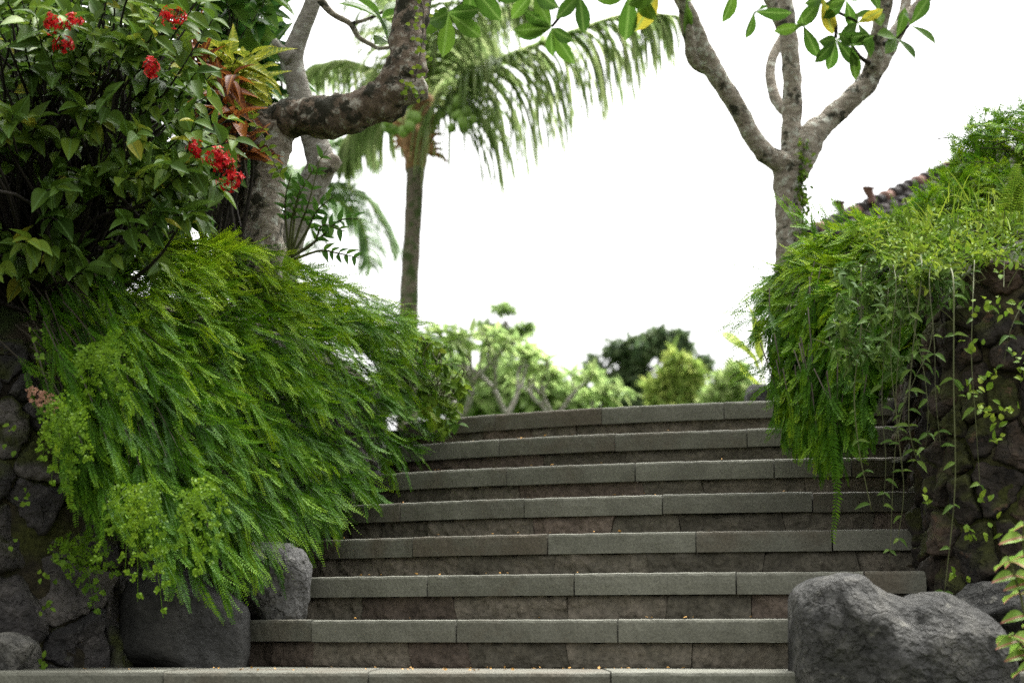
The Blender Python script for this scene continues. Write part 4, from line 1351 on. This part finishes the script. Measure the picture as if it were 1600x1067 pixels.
# small mossy tufts on it
creep = thing('creeping_vine', P(1252, 300, 8.85), 'thin leafy creeper on the shaded side of the forked frangipani trunk', 'vine')
c = catmull(P([1252, 1254, 1255, 1252, 1256], [420, 370, 320, 280, 225], 8.93), 30)
obj('stem', MB().addm(tube(c, np.full(30, .004), nseg=4, n=30)).mesh('stem'), M['twig'], creep)
nb = 220
k = RNG.integers(0, 30, nb)
b = c[k] + RNG.normal(0, .016, (nb, 3))
obj('foliage', mesh_np('foliage', *leaves(b, norm(RNG.normal(size=(nb, 3))), norm(RNG.normal(size=(nb, 3)) + [0, -1, .5]), .028, .018, RNG.uniform(.1, .7, nb), T_OVAL)), M['weed'], creep, kind='stuff')


# ------------------------------------------------------------------ coconut palms
def palm_frond(root, pth, Y, n, L, mat, petr, hang=1.6, w=.035, gap0=.12):
    """rachis along pixels; leaflets both sides, drooping"""
    c = catmull(P([a for a, b in pth], [b for a, b in pth], Y), 60)
    fo = obj('frond', MB().addm(tube(c, np.linspace(petr, petr * .15, 60), nseg=6, n=60)).mesh('frond'), M['petiole'], root)
    d = norm(np.gradient(c, axis=0))
    t = np.linspace(gap0, .995, n)
    i = (t * 59).astype(int)
    mb = MB()
    for sg in (-1, 1):
        side = norm(np.cross(d[i], (0, 0, 1.0))) * sg
        up_ = np.cross(side * sg, d[i])
        D = norm(side * .9 + d[i] * .65 + up_ * .35 + RNG.normal(0, .10, (n, 3))) if hang < 3 else norm(side * .5 + d[i] * .45 + up_ * .05 + np.array([0, 0, -.3]) + RNG.normal(0, .12, (n, 3)))
        ll = L * np.sin(np.pi * (.12 + .83 * t)) ** .7 * RNG.uniform(.8, 1.1, n)
        pts, dd = integrate(c[i], D, ll, hang * RNG.uniform(.7, 1.5, n), 9)
        mb.addm(ribbons(pts, dd, w * RNG.uniform(.8, 1.2, n), RNG.uniform(.1, .9, n), .85, up=(0.2, .3, 1)))
    obj('leaflets', mb.mesh('leaflets'), M[mat], fo, kind='stuff')


YP = 15.0
palm = thing('coconut_palm', P(636, 640, YP), 'coconut palm with a ringed trunk and green coconuts behind the crooked tree', 'palm')
obj('trunk', MB().addm(ptube([(634, 700), (636, 600), (638, 500), (641, 420), (645, 350), (648, 290), (650, 245), (652, 205)], YP, [16, 15.5, 15, 14.5, 14, 14.5, 17, 20], nseg=18, n=90, rough=.06, freq=6)).mesh('trunk'), M['palmbark'], palm)
mb = MB()
for k in range(26):
    a = random.uniform(0, 6.28)
    c0 = P(650 + 22 * math.cos(a), random.uniform(195, 245), YP + .11 * math.sin(a))
    pts, dd = integrate([c0], [(math.cos(a) * .5, math.sin(a) * .5 - .2, random.uniform(-.3, .9))], random.uniform(.10, .2), 1.6, 6)
    mb.addm(ribbons(pts, dd, .05, .5, .7, up=(0, 1, 0)))
obj('crown_shaft', MB().addm(ptube([(648, 268), (649, 245), (651, 215), (654, 185), (657, 150)], YP, [15.5, 20, 25, 27, 20], nseg=16, n=24, rough=.16, freq=9)).mesh('crown_shaft'), M['fibre'], palm)
obj('fibre', mb.mesh('fibre'), M['fibre'], palm)
for (cx_, cy_, n_) in ((632, 190, 9), (722, 182, 12), (618, 178, 4)):
    ys_ = YP - .55
    for k in range(n_):
        a = random.uniform(0, 6.28); r = random.uniform(4, 27)
        p = P(cx_ + r * math.cos(a), cy_ + r * 1.1 * math.sin(a), ys_ + random.uniform(-.1, .1))
        V, T = ICO3
        v = V * np.array([.042, .042, .052]) * random.uniform(.75, 1.1)
        v[:, :2] *= (1 + .12 * np.cos(3 * np.arctan2(v[:, 1], v[:, 0])))[:, None]
        obj('coconut', mesh_np('coconut', v + p, None, T), M['coconut'], palm)
    st = MB().addm(tube(np.array([P(655, 195, YP), P((cx_ + 655) / 2, cy_ - 25, YP - .15), P(cx_, cy_, ys_)]), [.02, .016, .01], nseg=6, n=12))
    obj('fruit_stalk', st.mesh('fruit_stalk'), M['petiole'], palm)
fr = [([(664, 230), (676, 195), (702, 160), (745, 112), (810, 82), (900, 48), (985, 22), (1060, 25)], [15, 15, 14.9, 14.8, 14.6, 14.5, 14.4, 14.3], 100, .92, 2.4),
      ([(660, 210), (680, 150), (712, 105), (770, 40), (840, -10), (930, -40)], [15, 15.1, 15.3, 15.5, 15.8, 16.1], 60, .6, 1.8),
      ([(655, 200), (668, 120), (690, 50), (730, 0), (790, -20), (830, 10)], [15, 14.9, 14.7, 14.5, 14.3, 14.2], 60, .6, 2.0),
      ([(650, 200), (655, 110), (660, 20), (690, -60), (740, -90)], [15, 14.8, 14.5, 14.2, 14.0], 50, .62, 1.6),
      ([(648, 200), (640, 120), (620, 40), (580, -20), (530, -40)], [15, 15.2, 15.4, 15.6, 15.8], 55, .6, 1.8),
      ([(645, 200), (620, 145), (580, 112), (530, 105), (480, 120), (450, 150)], [15, 15.2, 15.4, 15.6, 15.8, 15.9], 60, .42, 1.8),
      ([(644, 205), (615, 180), (580, 182), (550, 215), (535, 260)], [15, 15.3, 15.6, 15.8, 15.9], 50, .45, 2.2),
      ([(650, 200), (668, 140), (700, 95), (735, 60), (770, 70)], [15, 15.8, 16.5, 17.2, 17.6], 50, .55, 2.2)]
for fi, (p, Yf, n_, L_, hg) in enumerate(fr):
    palm_frond(palm, p, Yf, int(n_ * (1.35 if fi == 0 else 1.3)), L_ * 1.12, 'palm', .05 if fi == 0 else .034, hg * 1.5, .034, .22 if fi == 0 else .2)

palm2 = thing('coconut_palm', P(462, 640, 21.0), 'far pale coconut palm whose fronds droop between the two left trunks', 'palm')
obj('trunk', MB().addm(ptube([(458, 700), (456, 560), (456, 420), (460, 330)], 21, [13, 12, 11, 12], nseg=12, n=40, rough=.06, freq=6)).mesh('trunk'), M['palmbark'], palm2)
for p, hg in (([(462, 335), (490, 300), (530, 292), (570, 310), (600, 350), (612, 395)], 1.8), ([(462, 335), (500, 315), (540, 320), (570, 360), (580, 420)], 1.6), ([(458, 335), (430, 300), (395, 290), (360, 310), (335, 350)], 1.8),
          ([(460, 330), (450, 280), (420, 250), (380, 250), (345, 280)], 1.8), ([(462, 330), (480, 270), (510, 235), (550, 230), (590, 255)], 2.0), ([(460, 332), (470, 300), (480, 330), (490, 390)], 1.5)):
    palm_frond(palm2, p, 21 + np.linspace(0, random.uniform(-1.2, 1.2), len(p)), 46, .62, 'palmfar', .03, hg, .045)

# ------------------------------------------------------------------ right bank: weeds, vines, ferns, coleus
random.seed(41)


def weed_patch(label, name, poly, n, Y, mat, tmpl, L, W, base, up=.7, pairs=5, tm=.55, ts=.2, droop=.1, cat='weeds', kind=None):
    root = thing(name, base, label, cat)
    q = sample_poly(poly, n)
    Yq = Y(q[:, 0], q[:, 1]) + RNG.uniform(-.12, .12, n)
    tips_ = P(q[:, 0], q[:, 1], Yq)
    B, D, NN, LL, TT = [], [], [], [], []
    mb = MB()
    for p in tips_:
        d0 = norm(np.array([random.gauss(-.15, .5), random.gauss(-.35, .4), up + random.gauss(0, .3)]))
        ln_ = random.uniform(.07, .17)
        pts, dd = integrate([p - d0 * ln_], [d0], ln_, droop + random.uniform(0, .6), 8)
        mb.addm(ribbons(pts, dd, .0028, .6, .5, up=(0, 1, .2)))
        tv = random.gauss(tm, ts)
        for k in range(pairs):
            i = 7 - k
            ax = norm(np.cross(dd[0, i], norm(np.array([random.gauss(0, 1), random.gauss(0, 1), random.gauss(0, 1)]))))
            for sg in (-1, 1):
                B.append(pts[0, i]); D.append(norm(dd[0, i] * .6 + ax * sg + np.array([0, -.1, 0])))
                NN.append(norm(np.array([random.gauss(0, .4), -.4 + random.gauss(0, .4), .9])))
                LL.append(L * random.uniform(.6, 1.25)); TT.append(np.clip(tv + random.gauss(0, .1), 0, 1))
    obj('stems', mb.mesh('stems'), M['vinestem'], root, kind='stuff')
    split_leaves(np.array(B), np.array(D), np.array(NN), np.array(LL), np.array(LL) * W, np.array(TT), tmpl, M[mat], root, 'leaf', 'foliage')


bankY = lambda x, y: np.interp(y, [280, 340, 375, 405, 480, 620], [7.0, 6.5, 6.0, 5.82, 5.76, 5.74])
weed_patch('pale green weeds matted over the top of the lava wall', 'wall_weeds', [(1330, 345), (1400, 325), (1500, 285), (1620, 270), (1620, 384), (1550, 394), (1490, 415), (1430, 440), (1380, 390)], 320, bankY, 'weed', T_LEAF, .031, .36, P(1480, 400, 6.3))
weed_patch('grey green leafy tangle drooping from the wall top beside the shrub', 'wall_weeds', [(1300, 400), (1380, 380), (1450, 390), (1500, 420), (1480, 470), (1440, 520), (1400, 560), (1330, 560), (1290, 480)], 50, lambda x, y: bankY(x, y) + .05, 'vine', T_LEAF, .045, .40, P(1400, 430, 6.0), up=-.1, tm=.4, droop=.6)
# grass blades among them
root = thing('grass_tuft', P(1530, 330, 6.5), 'upright grass blades among the weeds near the right edge', 'grass')
nb = 60
pq = P(RNG.uniform(1430, 1640, nb), RNG.uniform(310, 370, nb), RNG.uniform(6.2, 6.7, nb))
pts, dd = integrate(pq, norm(RNG.normal(0, .35, (nb, 3)) + [0, -.1, 1]), RNG.uniform(.06, .16, nb), RNG.uniform(.2, 1.6, nb), 7)
obj('blades', MB().addm(ribbons(pts, dd, .0045, RNG.uniform(.4, 1, nb), .9, up=(0, 1, 0))).mesh('blades'), M['weed'], root, kind='stuff')
# a ladder fern
root = thing('ladder_fern', P(1575, 345, 6.4), 'ladder fern fronds standing at the right edge of the bank', 'fern')
for ex, ey in ((1590, 258), (1622, 268)):
    c = catmull([P(1578, 350, 6.45), P((1578 + ex) / 2 - 3, 300, 6.38), P(ex, ey, 6.3)], 26)
    d = norm(np.gradient(c, axis=0))
    mb = MB().addm(ribbons(c[None], d[None], .003, .4, .5, up=(0, 1, 0)))
    for sg in (-1, 1):
        side = norm(np.cross(d, (0, -1, .2))) * sg
        i = np.arange(5, 26)
        mb.addm(leaves(c[i], side[i] + d[i] * .25, np.array([0, -.9, .4]), .062 * (1.15 - i / 27), .0065, RNG.uniform(.4, .8, len(i)), T_LANCE))
    obj('frond', mb.mesh('frond'), M['weed'], root)

# hanging vines: each strand with its leaves
vine = thing('hanging_vine', P(1430, 440, 5.9), 'long thin vines with pointed leaves hanging down the lava wall', 'vine')
strands = [[(1345, 520), (1335, 610), (1342, 700), (1362, 798)], [(1400, 450), (1392, 560), (1402, 660), (1410, 745)], [(1440, 430), (1425, 560), (1420, 660), (1432, 720)], [(1490, 450), (1490, 600), (1492, 760), (1476, 925)], [(1452, 440), (1460, 540), (1462, 620), (1470, 698)], [(1455, 530), (1430, 590), (1410, 640), (1396, 690)], [(1420, 480), (1440, 560), (1450, 640), (1446, 700)], [(1385, 500), (1378, 620), (1384, 720), (1380, 790)], [(1520, 470), (1518, 560), (1524, 650), (1532, 770)], [(1620, 440), (1590, 490), (1575, 530), (1568, 575)], [(1405, 540), (1400, 640), (1412, 760), (1402, 850)], [(1430, 500), (1422, 590), (1400, 690), (1390, 880)]]
for si, st in enumerate(strands):
    yb = float(np.interp(st[-1][0], [1290, 1420, 1600], [6.0, 5.72, 5.58])) - random.uniform(0, .08)
    c = catmull(P([st[0][0] + random.uniform(-10, 10)] + [a for a, b in st], [min(st[0][1] - 30, random.uniform(395, 420))] + [b for a, b in st], [yb + .16, yb + .03, yb - .02, yb - .04, yb - .03]), 40)
    thick = .0022 if si in (0, 3, 2) else .0012
    so = obj('strand', MB().addm(tube(c, np.linspace(thick * 1.3, thick * .6, 40), nseg=5, n=40)).mesh('strand'), M['vinestem'], vine)
    d = norm(np.gradient(c, axis=0))
    if si in (10, 11): rng_ = range(34, 40, 4)
    else: rng_ = range(3, 40, random.choice((4, 5, 3)))
    for i in rng_:
        for sg in (-1, 1):
            if random.random() < .42: continue
            ax = np.array([sg * random.uniform(.5, 1), random.uniform(-1.0, .5), random.uniform(-.5, .45)])
            s = random.uniform(.6, 1.15)
            g = leaves([c[i]], [norm(ax + d[i] * .3)], norm(np.array([random.gauss(0, .4), -.7, .7])), .044 * s, .0155 * s, random.uniform(.2, .8), T_LEAF)
            obj('leaf', mesh_np('leaf', *g), M['vine'], so)

# small sprouts on the wall face
root = thing('wall_sprouts', P(1540, 600, 5.7), 'little bright sprouts rooted between the lava stones', 'plant')
for (x, y, n_) in ((1520, 610, 9), (1545, 590, 8), (1560, 660, 7), (1535, 640, 7), (1550, 690, 6), (1580, 640, 8), (1590, 560, 8), (1528, 480, 8), (1548, 470, 7), (1580, 480, 7), (1515, 835, 6), (1550, 830, 5), (1540, 780, 5), (1440, 780, 5), (1500, 900, 6), (1565, 420, 6), (1600, 590, 8), (1520, 540, 6)):
    c = P(x, y, 5.60)
    m = n_
    b = c + RNG.normal(0, .012, (m, 3)) * [1.4, .6, 1]
    obj('sprout', mesh_np('sprout', *leaves(b, norm(RNG.normal(size=(m, 3)) + [0, -.4, .2]), norm(RNG.normal(0, .3, (m, 3)) + [0, -1, .6]), RNG.uniform(.016, .034, m), RNG.uniform(.010, .020, m), RNG.uniform(.3, .9, m), T_OVAL)), M['weed'], root)
root = thing('wall_sprouts', P(40, 760, 5.6), 'tiny green sprouts between the grey stones of the left wall', 'plant')
for (x, y, n_) in ((20, 670, 4), (40, 780, 6), (12, 705, 3), (70, 900, 6), (75, 955, 5), (95, 870, 6), (68, 1035, 6), (20, 850, 4), (30, 1010, 4), (60, 560, 4), (55, 520, 4)):
    c = P(x, y, 5.62); m = n_
    b = c + RNG.normal(0, .010, (m, 3))
    obj('sprout', mesh_np('sprout', *leaves(b, norm(RNG.normal(size=(m, 3)) + [0, -.4, .1]), norm(RNG.normal(0, .3, (m, 3)) + [0, -1, .6]), RNG.uniform(.014, .024, m), RNG.uniform(.012, .018, m), RNG.uniform(.2, .6, m), T_OVAL)), M['weed'], root)

# coleus at the right edge
root = thing('coleus_plant', P(1610, 1100, 5.0), 'green and pink leaved coleus at the lower right edge', 'plant')
stemp = [[(1640, 1120), (1610, 1000), (1592, 920), (1575, 870)], [(1650, 1120), (1620, 960), (1600, 860), (1600, 815)], [(1640, 1130), (1610, 1040), (1598, 1010), (1580, 990)]]
for st in stemp:
    c = catmull(P([a for a, b in st], [b for a, b in st], [5.05, 5.0, 4.98, 4.95]), 20)
    so = obj('stem', MB().addm(tube(c, np.linspace(.005, .002, 20), nseg=6, n=20)).mesh('stem'), M['vinestem'], root)
    d = norm(np.gradient(c, axis=0))
    for i in range(6, 20, 3):
        for a in (0, math.pi) if (i // 3) % 2 else (math.pi / 2, -math.pi / 2):
            ax = np.array([math.cos(a + .4), math.sin(a + .4), -.12])
            s = random.uniform(.75, 1.15)
            g = leaves([c[i]], [norm(ax)], norm(np.array([random.gauss(0, .2), -.75, .65])), .085 * s, .046 * s, random.uniform(.2, .9), T_LEAF)
            obj('leaf', mesh_np('leaf', *g), M['coleus'], so)

# ------------------------------------------------------------------ tiled roof behind the right bank
bld = thing('tiled_pavilion', P(1480, 600, 14), 'dark tiled roof edge with reddish hip tiles rising behind the right bank', 'building')
Yb = 13.0
e0, e1 = P(1262, 372, Yb), P(1560, 232, Yb + 1.2)
eave_r = P(1262 + 700, 380, Yb - .2)
# roof plane facing us in courses of tiles
nc = 14
mb = MB()
for k in range(nc):
    f0, f1 = k / nc, (k + 1) / nc
    l0 = e0 + (e1 - e0) * f0; l1 = e0 + (e1 - e0) * f1
    xr = eave_r[0]
    nt_ = 46
    x_ = np.linspace(0, 1, nt_ * 4 + 1)
    z_ = .018 * np.abs(np.sin(x_ * nt_ * math.pi))
    row0 = l0 + (np.array([xr, l0[1], l0[2]]) - l0) * x_[:, None]; row1 = l1 + (np.array([xr, l1[1], l1[2]]) - l1) * x_[:, None]
    row0[:, 2] += z_ + .03; row1[:, 2] += z_
    m = len(x_)
    V = np.concatenate([row0, row1, row0 - [0, 0, .035]])
    i = np.arange(m - 1)
    mb.add(V, np.concatenate([np.stack([i, i + 1, i + 1 + m, i + m], -1), np.stack([i + 2 * m, i + 1 + 2 * m, i + 1, i], -1)]))
obj('roof', mb.mesh('roof', False), M['rooftile'], bld)
ax = norm(e1 - e0)
nt_ = 24
for k in range(nt_):
    a = e0 + (e1 - e0) * (k / nt_); b2 = e0 + (e1 - e0) * ((k + 1.25) / nt_)
    g = tube(np.array([a + [0, 0, .035], b2 + [0, 0, .015]]), [.052, .040], nseg=10, n=4)
    obj('hip_tile', MB().addm(g).mesh('hip_tile'), M['ridgetile' if k % 4 == 1 else 'rooftile'], bld)
    g = tube(np.array([a + [.02, -.08, -.05], b2 + [.02, -.08, -.07]]), [.045, .034], nseg=10, n=4)
    obj('hip_tile', MB().addm(g).mesh('hip_tile'), M['rooftile'], bld)
for (x, y) in ((1316, 340), (1362, 318)):
    p = P(x, y, Yb + .3)
    g = tube(np.array([p, p + [0, 0, .04], p + [-.02, 0, .09], p + [-.02, 0, .115]]), [.03, .026, .036, .05], nseg=8, n=10)
    obj('finial', MB().addm(g).mesh('finial'), M['ridgetile'], bld)
wl = MB()
x0, x1 = e0[0] + .5, eave_r[0] - .3
for (a, b_) in (((x0, Yb + .25), (x1, Yb + .25)), ((x0, Yb + .25), (x0, Yb + 2.5))):
    V = [(a[0], a[1], 1.0), (b_[0], b_[1], 1.0), (b_[0], b_[1], e0[2] + .05), (a[0], a[1], e0[2] + .05)]
    V2 = [(v[0] + .12, v[1] + .12, v[2]) for v in V]
    wl.add(V + V2, [(0, 1, 2, 3), (7, 6, 5, 4), (0, 4, 5, 1), (1, 5, 6, 2), (2, 6, 7, 3), (3, 7, 4, 0)])
obj('wall', wl.mesh('wall', False), M['plaster'], bld)
backp = MB()   # far slope of the roof
V = [e0, e1, (eave_r[0], e1[1], e1[2]), (eave_r[0], e1[1] + 1.6, e0[2]), (e0[0], e1[1] + 1.6, e0[2])]
backp.add(V, [(1, 2, 3, 4)], [(0, 1, 4)])
obj('roof_slope', backp.mesh('roof_slope', False), M['rooftile'], bld)

# ------------------------------------------------------------------ background planting
random.seed(51)


def fork_tree(root, px, py0, py1, Y, spread, gen, r0, barkm, leafm, nleaf, L, W, tints, lname='crown'):
    """pale forking shrub: every fork splits in two or three, rosettes of leaves at the ends"""
    base = P(px, py0, Y); top = P(px, py1, Y)
    H = top[2] - base[2]
    mb = MB(); tipsl = []

    def grow(p, d, ln_, r, g):
        e = p + d * ln_
        mid = (p + e) / 2 + np.array([random.gauss(0, .05), random.gauss(0, .05), 0]) * ln_
        mb.addm(tube(np.array([p, mid, e]), [r, r * .9, r * .78], nseg=7, n=7, rough=.08))
        if g == 0:
            tipsl.append((e, d)); return
        for k in range(random.choice((2, 2, 3))):
            a = random.uniform(0, 6.28)
            nd = norm(d + np.array([math.cos(a), math.sin(a), random.uniform(-.1, .35)]) * spread)
            grow(e, nd, ln_ * random.uniform(.62, .85), r * .72, g - 1)
    ln0 = H / (1 + .72 + .5 + (.36 if gen > 2 else 0))
    grow(base, norm(np.array([random.gauss(0, .1), 0, 1])), ln0, r0, gen)
    obj('trunk', mb.mesh('trunk'), M[barkm], root)
    B, D, NN = [], [], []
    for e, d in tipsl:
        for k in range(nleaf):
            a = 2.4 * k
            s1 = norm(np.cross(d, (.3, .1, 1))); s2 = np.cross(d, s1)
            B.append(e + d * random.uniform(-.1, .02)); D.append(norm(d * random.uniform(.1, .9) + s1 * math.cos(a) + s2 * math.sin(a) + np.array([0, 0, -.1]))); NN.append(norm(d + np.array([0, 0, .4])))
    n_ = len(B)
    g = leaves(np.array(B), np.array(D), np.array(NN), L * RNG.uniform(.7, 1.2, n_), W, RNG.uniform(*tints, n_), T_LANCE)
    obj(lname, mesh_np(lname, *g), M[leafm], root, kind='stuff')


for px, y1, Yb_, lab in ((722, 545, 16.0, 'pale stemmed shrub next to the feathery shrub beyond the stair head'), (790, 540, 17.0, 'pale stemmed shrub with forked bare branches in the middle beyond the stair head'),
                         (872, 575, 18.0, 'low pale stemmed shrub nearest the dark round tree beyond the stair head'), (915, 612, 18.6, 'smallest pale stemmed shrub at the foot of the dark round tree')):
    rt = thing('forked_shrub', P(px, 720, Yb_), lab, 'shrub', 'pale forked shrubs beyond the stair head')
    fork_tree(rt, px, 720, y1, Yb_, .62, 4, .034, 'palebark', 'bgshrub', 6, .18, .05, (.1, .9))


def blob_tree(label, name, cat, blobs, Y, n, L, W, mat, trunk, barkm='twigdark', tints=(0, 1), depth=.9, tmpl=T_OVAL):
    rt = thing(name, P(trunk[0][0], trunk[0][1], Y), label, cat)
    c0 = [P(x, y, Y) for x, y in trunk]
    mb = MB().addm(tube(np.array(c0), np.linspace(trunk_r * Y / F_PX, trunk_r * .5 * Y / F_PX, len(c0)), nseg=10, n=20, rough=.08))
    for (x, y, rx, ry) in blobs:
        mb.addm(tube(np.array([c0[-1], (c0[-1] + P(x, y, Y)) / 2 + [0, 0, -.1], P(x, y, Y)]), [trunk_r * .45 * Y / F_PX, trunk_r * .3 * Y / F_PX, trunk_r * .12 * Y / F_PX], nseg=6, n=8))
    obj('trunk', mb.mesh('trunk'), M[barkm], rt)
    tot = sum(b[2] * b[3] for b in blobs)
    B, NN = [], []
    for (x, y, rx, ry) in blobs:
        m = max(20, int(n * rx * ry / tot))
        v = norm(RNG.normal(size=(m, 3))) * (RNG.random((m, 1)) ** .45)
        lump = 1 + .25 * np.sin(v[:, :1] * 7 + x) * np.cos(v[:, 2:] * 6 + y)
        v = v * lump
        s = Y / F_PX
        B.append(P(x, y, Y) + v * .88 * np.array([rx * s, max(rx, ry) * s * depth, ry * s])); NN.append(norm(v + [0, -.1, .5] + RNG.normal(0, .3, (m, 3))))
    B = np.concatenate(B); NN = np.concatenate(NN)
    m = len(B)
    obj('crown', mesh_np('crown', *leaves(B, norm(RNG.normal(size=(m, 3)) + [0, 0, -.2]), NN, L * RNG.uniform(.6, 1.3, m), W, RNG.uniform(*tints, m), tmpl)), M[mat], rt, kind='stuff')


trunk_r = 7
blob_tree('dark green round crowned tree far beyond the stair head', 'round_tree', 'tree', [(1000, 545, 38, 22), (965, 548, 22, 14), (1045, 540, 26, 20), (1025, 525, 22, 11), (985, 575, 22, 18), (928, 574, 17, 15), (955, 600, 26, 22), (1000, 605, 22, 30), (1098, 570, 17, 14), (1070, 548, 14, 14), (985, 630, 30, 18), (1062, 527, 12, 8)], 36, 3400, .20, .10, 'bgdark', [(990, 720), (992, 640), (1000, 590)])
blob_tree('feathery yellow green tree in front of the dark round tree', 'yellow_tree', 'tree', [(1046, 592, 16, 18), (1072, 606, 22, 20), (1086, 584, 10, 18), (1040, 630, 28, 14), (1088, 628, 18, 20), (1054, 562, 8, 16), (1024, 612, 12, 16), (1060, 640, 30, 12), (1070, 570, 8, 12)], 29, 2600, .22, .07, 'bgyellow', [(1060, 720), (1056, 640), (1062, 590)], 'palebark')
blob_tree('pale green bush at the right end of the stair head', 'distant_bush', 'bush', [(1132, 605, 20, 18), (1150, 585, 16, 14), (1160, 610, 20, 20), (1120, 628, 18, 14)], 24, 1500, .16, .08, 'bgshrub', [(1140, 720), (1140, 650), (1142, 610)], tints=(.3, 1))
blob_tree('bright green hedge bush behind the pale stemmed shrubs', 'hedge_bush', 'bush', [(700, 610, 60, 40), (760, 625, 60, 38), (820, 615, 50, 38), (870, 625, 46, 28), (640, 600, 60, 50), (780, 590, 40, 24), (905, 640, 26, 14)], 23, 9000, .19, .09, 'bgshrub', [(780, 720), (780, 660), (782, 630)], tints=(.0, .75))
trunk_r = 3
blob_tree('thin umbrella shaped tree rising above the pale stemmed shrubs', 'umbrella_tree', 'tree', [(786, 483, 22, 3), (762, 512, 20, 3), (775, 519, 16, 3), (805, 521, 24, 3), (822, 512, 14, 3), (790, 532, 12, 3)], 26, 520, .15, .045, 'bgshrub', [(800, 720), (797, 600), (790, 500)], 'palebark', (.0, .3))

# banana at the right, half hidden by the trailing shrub
root = thing('banana_plant', P(1190, 640, 12), 'yellow green banana leaves peeping out beside the right trailing shrub', 'plant')
for (pth, w) in (([(1195, 640), (1185, 570), (1160, 535), (1128, 520)], .12), ([(1200, 640), (1190, 560), (1178, 500), (1164, 462)], .10), ([(1195, 640), (1180, 600), (1170, 580), (1150, 560)], .10)):
    c = catmull(P([a for a, b in pth], [b for a, b in pth], [12, 12, 11.9, 11.8]), 20)
    d = norm(np.gradient(c, axis=0))
    t = np.linspace(0, 1, 20)
    side = norm(np.cross(d, (0.2, -.6, .8)))
    w_ = (w * np.sin(np.pi * np.clip((t - .35) / .65, 0, 1)) ** .6 + .006)[:, None]
    V = np.stack([c - side * w_ + [0, 0, -.02], c, c + side * w_ + [0, 0, -.02]], 1).reshape(-1, 3)
    i = np.arange(19)[:, None] * 3
    qd = np.concatenate([i + [0, 1, 4, 3], i + [1, 2, 5, 4]])
    at = np.zeros((60, 3)); at[0::3, 0] = -1; at[2::3, 0] = 1; at[:, 1] = np.repeat(t, 3); at[:, 2] = .6
    obj('leaf', mesh_np('leaf', V, qd, None, at), M['banana'], root)

# ------------------------------------------------------------------ fallen petals on the landing and the steps
n = 60
px = RNG.uniform(120, 700, n)
b = np.stack([RNG.uniform(-1.25, .5, n), RNG.uniform(5.44, 5.9, n), np.full(n, .006)], -1)
b2 = []
for k in range(1, 7):
    for _ in range(9):
        r = rad_k(k) - RNG.uniform(.005, .05); a = ang_px(RNG.uniform(ends[k][0] + 10, 1250), k, r)
        b2.append((XC + r * math.sin(a), YC - r * math.cos(a), k * RISE + .006))
b = np.concatenate([b, np.array(b2)])
m = len(b)
o = obj('fallen_petals', mesh_np('fallen_petals', *leaves(b, norm(RNG.normal(size=(m, 3)) * [1, 1, .2]), norm(RNG.normal(0, .4, (m, 3)) + [0, 0, 1]), RNG.uniform(.006, .014, m), RNG.uniform(.004, .008, m), .5, T_OVAL)), M['petal'], kind='stuff')
tag(o, 'small yellowish fallen petals scattered on the landing and treads', 'petals')
